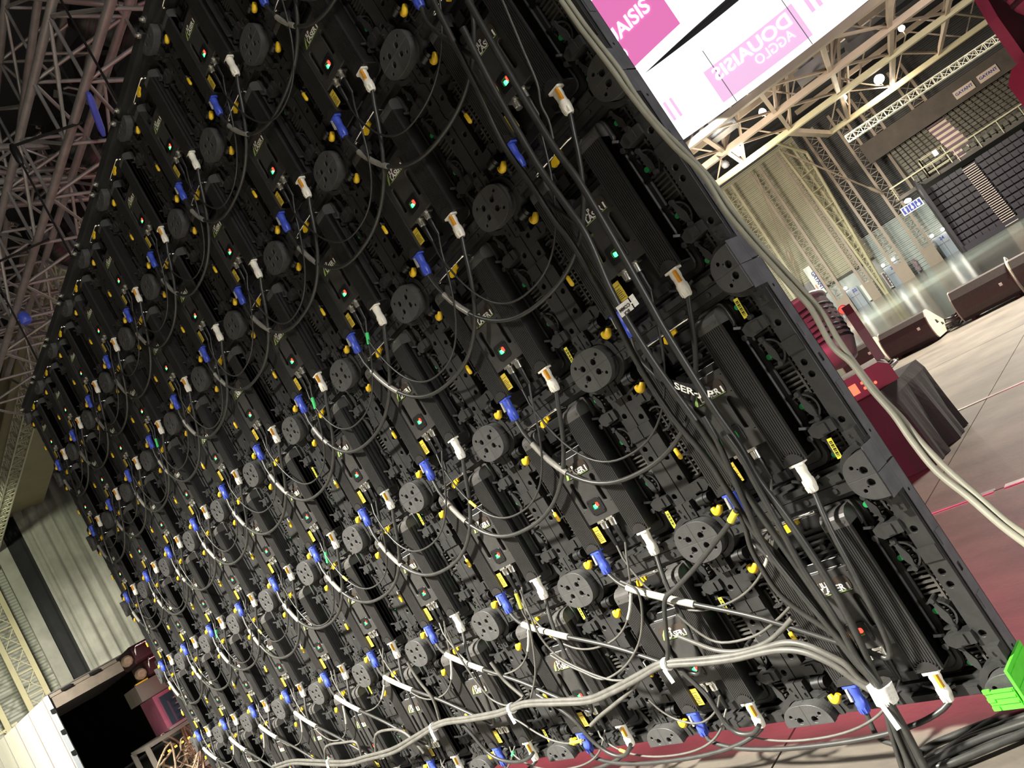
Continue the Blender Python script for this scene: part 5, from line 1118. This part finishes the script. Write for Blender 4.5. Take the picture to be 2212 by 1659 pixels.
m = M(); boxH(m, .35, .62, 69.5, 69.6, -.85, .2); boxH(m, .42, .55, 69.45, 69.5, -.75, -.2); m.obj('fire_extinguisher_board', X['poster'], None, label='dark board low on the wall right of door 23', cat='board')
t = thing('hose_reel', 'red fire hose reel on a red post near the far wall', 'hose reel', H(-5.15, 62, -1.0)); 
m = M(); m.rev([(-.14, .30), (-.10, .36), (-.06, .30), (.06, .30), (.10, .36), (.14, .30)], (0, 0, .72), (.3, -1, 0), 18); m.obj('reel', X['red'], t)
m = M(); m.bar((.12, .1, 0), (.05, .05, .9), .16, .12); m.obj('post', X['red'], t)
m = M(); m.rev([(0, .2), (.3, .22), (.42, .1)], (-.18, -.05, .06), (0, 0, 1), 12); m.obj('hose_drum', X['ahu'], t)

# ---------------------------------------------------------------- far left: backstage
tl = thing('box_trailer', 'white box trailer with its dark open rear facing the stage', 'trailer', (-25.0, 3.0, -1.0), 0.0); to = Vector(tl.location)
YA, YB, ZT = 1.72, 4.25, 2.72
def relt(m): m.v = [tuple(Vector(v) - to) for v in m.v]; return m
BX, BY = -37.0, -1.00                                          # the side swings back towards the left
m = M(); m.add([(-25, YA, -.2), (BX, YA + BY, -.2), (BX, YA + BY, ZT), (-25, YA, ZT), (-25, YA + .06, -.2), (BX, YA + BY + .06, -.2), (BX, YA + BY + .06, ZT), (-25, YA + .06, ZT)], [(0,1,2,3),(7,6,5,4),(0,4,5,1),(3,2,6,7),(1,5,6,2),(0,3,7,4)])
relt(m).obj('side_wall', X['trailer'], tl)
for k in range(6):
    a = .04 + k*.19; p = Vector((-25 + (BX+25)*a, YA + BY*a - .012, 0)); m = M(); m.bar((p.x, p.y, -.2), (p.x, p.y, ZT), .03, .02); relt(m).obj('panel_joint', X['ahu'], tl)
m = M(); m.bar((-24.98, YA - .02, -.2), (-24.98, YA - .02, ZT), .10, .12); relt(m).obj('corner_post', X['doorg'], tl)
for k in range(4): m = M(); m.box(-24.93, -24.88, YA - .07, YA + .03, .35 + k*.62, .47 + k*.62); relt(m).obj('hinge', X['dark'], tl)
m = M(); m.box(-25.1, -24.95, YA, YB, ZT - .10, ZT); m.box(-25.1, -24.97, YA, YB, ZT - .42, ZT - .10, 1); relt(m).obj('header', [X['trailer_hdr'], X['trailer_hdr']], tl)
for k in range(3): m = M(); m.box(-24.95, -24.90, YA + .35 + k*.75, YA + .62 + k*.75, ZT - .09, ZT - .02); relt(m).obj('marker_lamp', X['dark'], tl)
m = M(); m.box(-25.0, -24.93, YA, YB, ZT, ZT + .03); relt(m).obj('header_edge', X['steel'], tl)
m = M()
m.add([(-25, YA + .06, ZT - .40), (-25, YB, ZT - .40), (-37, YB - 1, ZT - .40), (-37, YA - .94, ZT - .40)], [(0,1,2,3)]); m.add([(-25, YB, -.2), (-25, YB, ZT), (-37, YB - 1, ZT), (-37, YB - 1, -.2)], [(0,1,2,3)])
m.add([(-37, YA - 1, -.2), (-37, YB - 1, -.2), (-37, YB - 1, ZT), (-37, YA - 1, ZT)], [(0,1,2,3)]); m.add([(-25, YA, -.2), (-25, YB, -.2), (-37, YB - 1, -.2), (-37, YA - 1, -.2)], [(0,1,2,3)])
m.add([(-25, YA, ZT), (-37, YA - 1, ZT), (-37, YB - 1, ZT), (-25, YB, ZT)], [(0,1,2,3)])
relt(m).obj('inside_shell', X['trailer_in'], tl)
for k in range(9): m = M(); x = -25.3 - k*.55; dy = -(k*.55+.3)/12; m.box(x - .05, x + .05, YA + .1 + dy, YB - .1 + dy, ZT - .46, ZT - .40); relt(m).obj('roof_rib', X['trailer_hdr'], tl)
for k in range(8):
    m = M(); a = .1 + k*.11; m.cyl((-25 - 12*a, 1.95 - a*.3 + .0, -1.0), (-25 - 12*a, 1.95 - a*.3 + .25, -1.0), .001, n=4)
for k, xx in enumerate((-27.0, -34.0)):
    m = M()
    for y in (1.95 - .17*(k*3+1), 3.55 - .17*(k*3+1)): m.cyl((xx, y, -.55), (xx, y + .3, -.55), .44, n=18)
    m.box(xx - .1, xx + .1, 1.9 - .5*k, 3.6 - .5*k, -.55, -.2); relt(m).obj('axle_wheels', X['dark'], tl)
# curtain
def curtain(name, label, x, y0, y1, z0, z1, key, amp=.12, fold=.42, seed=1):
    random.seed(seed); m = M(); n = int((y1 - y0)/.07); vs = []
    ph = 0; pr = []
    for i in range(n+1):
        y = y0 + (y1-y0)*i/n; ph += .07/fold*2*pi*random.uniform(.5, 1.5); pr.append((x + amp*sin(ph) + .04*sin(ph*2.3), y))
    for z in (z0, z0 + (z1-z0)*.5, z1): vs += [(a, b, z) for a, b in pr]
    m.add(vs, [(k*(n+1)+i, k*(n+1)+i+1, (k+1)*(n+1)+i+1, (k+1)*(n+1)+i) for k in range(2) for i in range(n)], 0, True)
    m.obj(name, X[key], None, label=label, cat='curtain')
curtain('stage_curtain', 'tall grey stage curtain falling in folds behind the trailer', -38.0, 5.1, 11.5, -.8, 13.5, 'drape', .10, .55, 4)
curtain('stage_curtain', 'black curtain strip beside the grey stage curtain', -38.4, 4.45, 5.2, -.8, 13.5, 'ddrape', .05, .5, 5)
m = M(); m.box(-38.6, -38.3, 3.98, 4.48, -1.0, 13.0); m.obj('curtain_pillar', X['drape'], None, label='smooth grey pillar at the left end of the curtains', cat='pillar')
# columns at far left
for i, (ya, yb, lab) in enumerate(((2.80, 3.55, 'yellow lattice column far left, next to the trailer roof'), (1.05, 1.85, 'yellow lattice column far left, at the border'))):
    t = thing('lattice_column', lab, 'column', (-39.0, ya, -1.0), 0, 'yellow columns far left')
    for k in (0, yb - ya): m = M(); m.bar((0, k, 0), (0, k, 13), .20); m.obj('chord', X['ysteel'], t)
    m = M(); w = yb - ya
    for k in range(12): m.bar((0, 0, 1 + k), (0, w, 1 + k), .06); m.bar((0, 0, 1 + k), (0, w, 2 + k), .035); m.bar((0, w, 1 + k), (0, 0, 2 + k), .035)
    m.obj('lacing', X['ysteel'], t)
for k in range(4): 
    m = M(); m.bar((-39.3, -1.5, 2.9 + k*1.5), (-39.0, 2.2, 3.3 + k*1.7), .09); m.obj('wall_stay', X['ysteel'], None, label='slanting yellow stay between the far left columns, %s' % ('lowest', 'second from below', 'second from top', 'topmost')[k], cat='stay', group='stays between the far left columns')
# roof beam and truss at far left
m = M(); m.bar((-14, 4.45, 10.95), (-40, 3.75, 10.95), .10, .5); m.bar((-14, 4.45, 11.2), (-40, 3.75, 11.2), .7, .06); m.bar((-14, 4.45, 10.72), (-40, 3.75, 10.72), .7, .06); m.obj('roof_beam', X['ysteel'], None, label='brightly lit cream roof beam at the left above the trusses', cat='beam')
q = [((-14, 4.15, 10.0), (-40, 3.65, 10.0)), ((-14, 4.55, 10.0), (-40, 4.05, 10.0)), ((-14, 4.55, 10.45), (-40, 4.05, 10.45)), ((-14, 4.15, 10.45), (-40, 3.65, 10.45))]
box_truss('hanging_truss', 'white lattice truss at the left below the lit roof beam', q, .5, .035, .02, 'whitetruss')
for k, (a, lab) in enumerate((((-40, -14, 4.7, 6.4, 11.3, 11.4), 'cream ceiling panel beside the lit roof beam'), ((-30, -14, 6.6, 8.4, 12.3, 12.4), 'cream ceiling panel farthest right of the lit roof beam'), ((-36, -14, 2.2, 3.6, 12.6, 12.7), 'cream ceiling panel left of the lit roof beam'))):
    m = M(); m.box(*a); m.obj('ceiling_raft', X['ysteel'], None, label=lab, cat='panel')
# equipment at the left end of the LED wall
t = thing('dimmer_rack', 'open equipment rack stuffed with tan cables at the left end of the wall', 'rack', (-6.7, .13, 0))
m = M()
for x in (-.3, .3):
    for y in (-.28, .24): m.bar((x, y, 0), (x, y, .72), .035)
for z in (.02, .36, .72): m.box(-.31, .31, -.29, .25, z - .015, z + .015)
m.obj('rack_frame', X['casegrey'], t)
random.seed(21); m = M()
for i in range(46):
    y0, z0 = random.uniform(-.26, .22), random.uniform(.05, .7); x0 = random.uniform(.16, .33)
    p = [(x0 - .1, y0, z0)]
    for k in range(5): p.append((x0 + random.uniform(-.05, .05), y0 + random.uniform(-.10, .10), max(.03, z0 + random.uniform(-.22, .12))))
    m.tube(smooth_path(p, 3), random.choice((.005, .007, .009)), 5)
m.obj('cable_tangle', X['tan'], t, kind='stuff')
for i in range(8): m = M(); m.box(.305, .315, -.22 + .055*i, -.20 + .055*i, .60, .615); m.obj('pilot_lamp', X['amberlamp'], t)
t = thing('glass_fixture', 'fixture with a dark glass front on the rack at the left end', 'stage light', (-6.7, .19, .74))
m = M(); m.box(-.25, .25, -.14, .20, 0, .30); m.obj('casing', X['fixture_redlit'], t, label='pink casing')
m = M(); m.box(.25, .262, -.10, .12, .03, .27); g = m.obj('glass', X['lens'], t)
for k in range(4): m = M(); m.box(.262, .285, -.01, .10, .055 + k*.05, .066 + k*.05); m.obj('fin', X['alu'], g)
m = M(); m.box(.25, .30, -.14, .20, .0, .02); m.obj('sill', X['alu'], t)
t = thing('road_case', 'olive grey road case with a yellow strap above the glass fixture', 'case', (-6.72, .14, 1.045))
m = M(); m.box(-.25, .25, -.16, .20, 0, .14); m.obj('shell', X['casegrey'], t)
m = M(); m.box(.20, .256, -.15, -.05, .141, .152); m.obj('strap', X['yellow'], t)
for i in range(2):
    t = thing('amp_case', 'dark case toned as red-lit, with chrome handle, %s of two at the left end' % ('lower', 'upper')[i], 'case', (-6.72 + .02*i, .24 - .05*i, 1.20 + i*.145))
    m = M(); m.mesh(plate(rrect(-.24, .24, 0, .135, .03, 3), [], -.13, .19, .01)); m.obj('shell', X['maroon'], t)
    m = M(); m.tube([(.24, -.10, .06), (.28, -.10, .09), (.285, -.09, .125), (.285, .14, .125), (.28, .15, .09), (.24, .15, .06)], .010, 7); m.obj('handle', X['chrome'], t)
    m = M(); m.rev([(0, .03), (.02, .045), (.06, .045), (.08, .03)], (.2, -.18, .05), (1, 0, 0), 10); m.obj('knob', X['tan'], t)
m = M(); m.box(-6.18, -6.12, .20, .44, 0, .95); m.obj('masking_flat', X['maroon'], None, label='narrow upright flat toned as red-lit just past the left end of the wall', cat='flat')
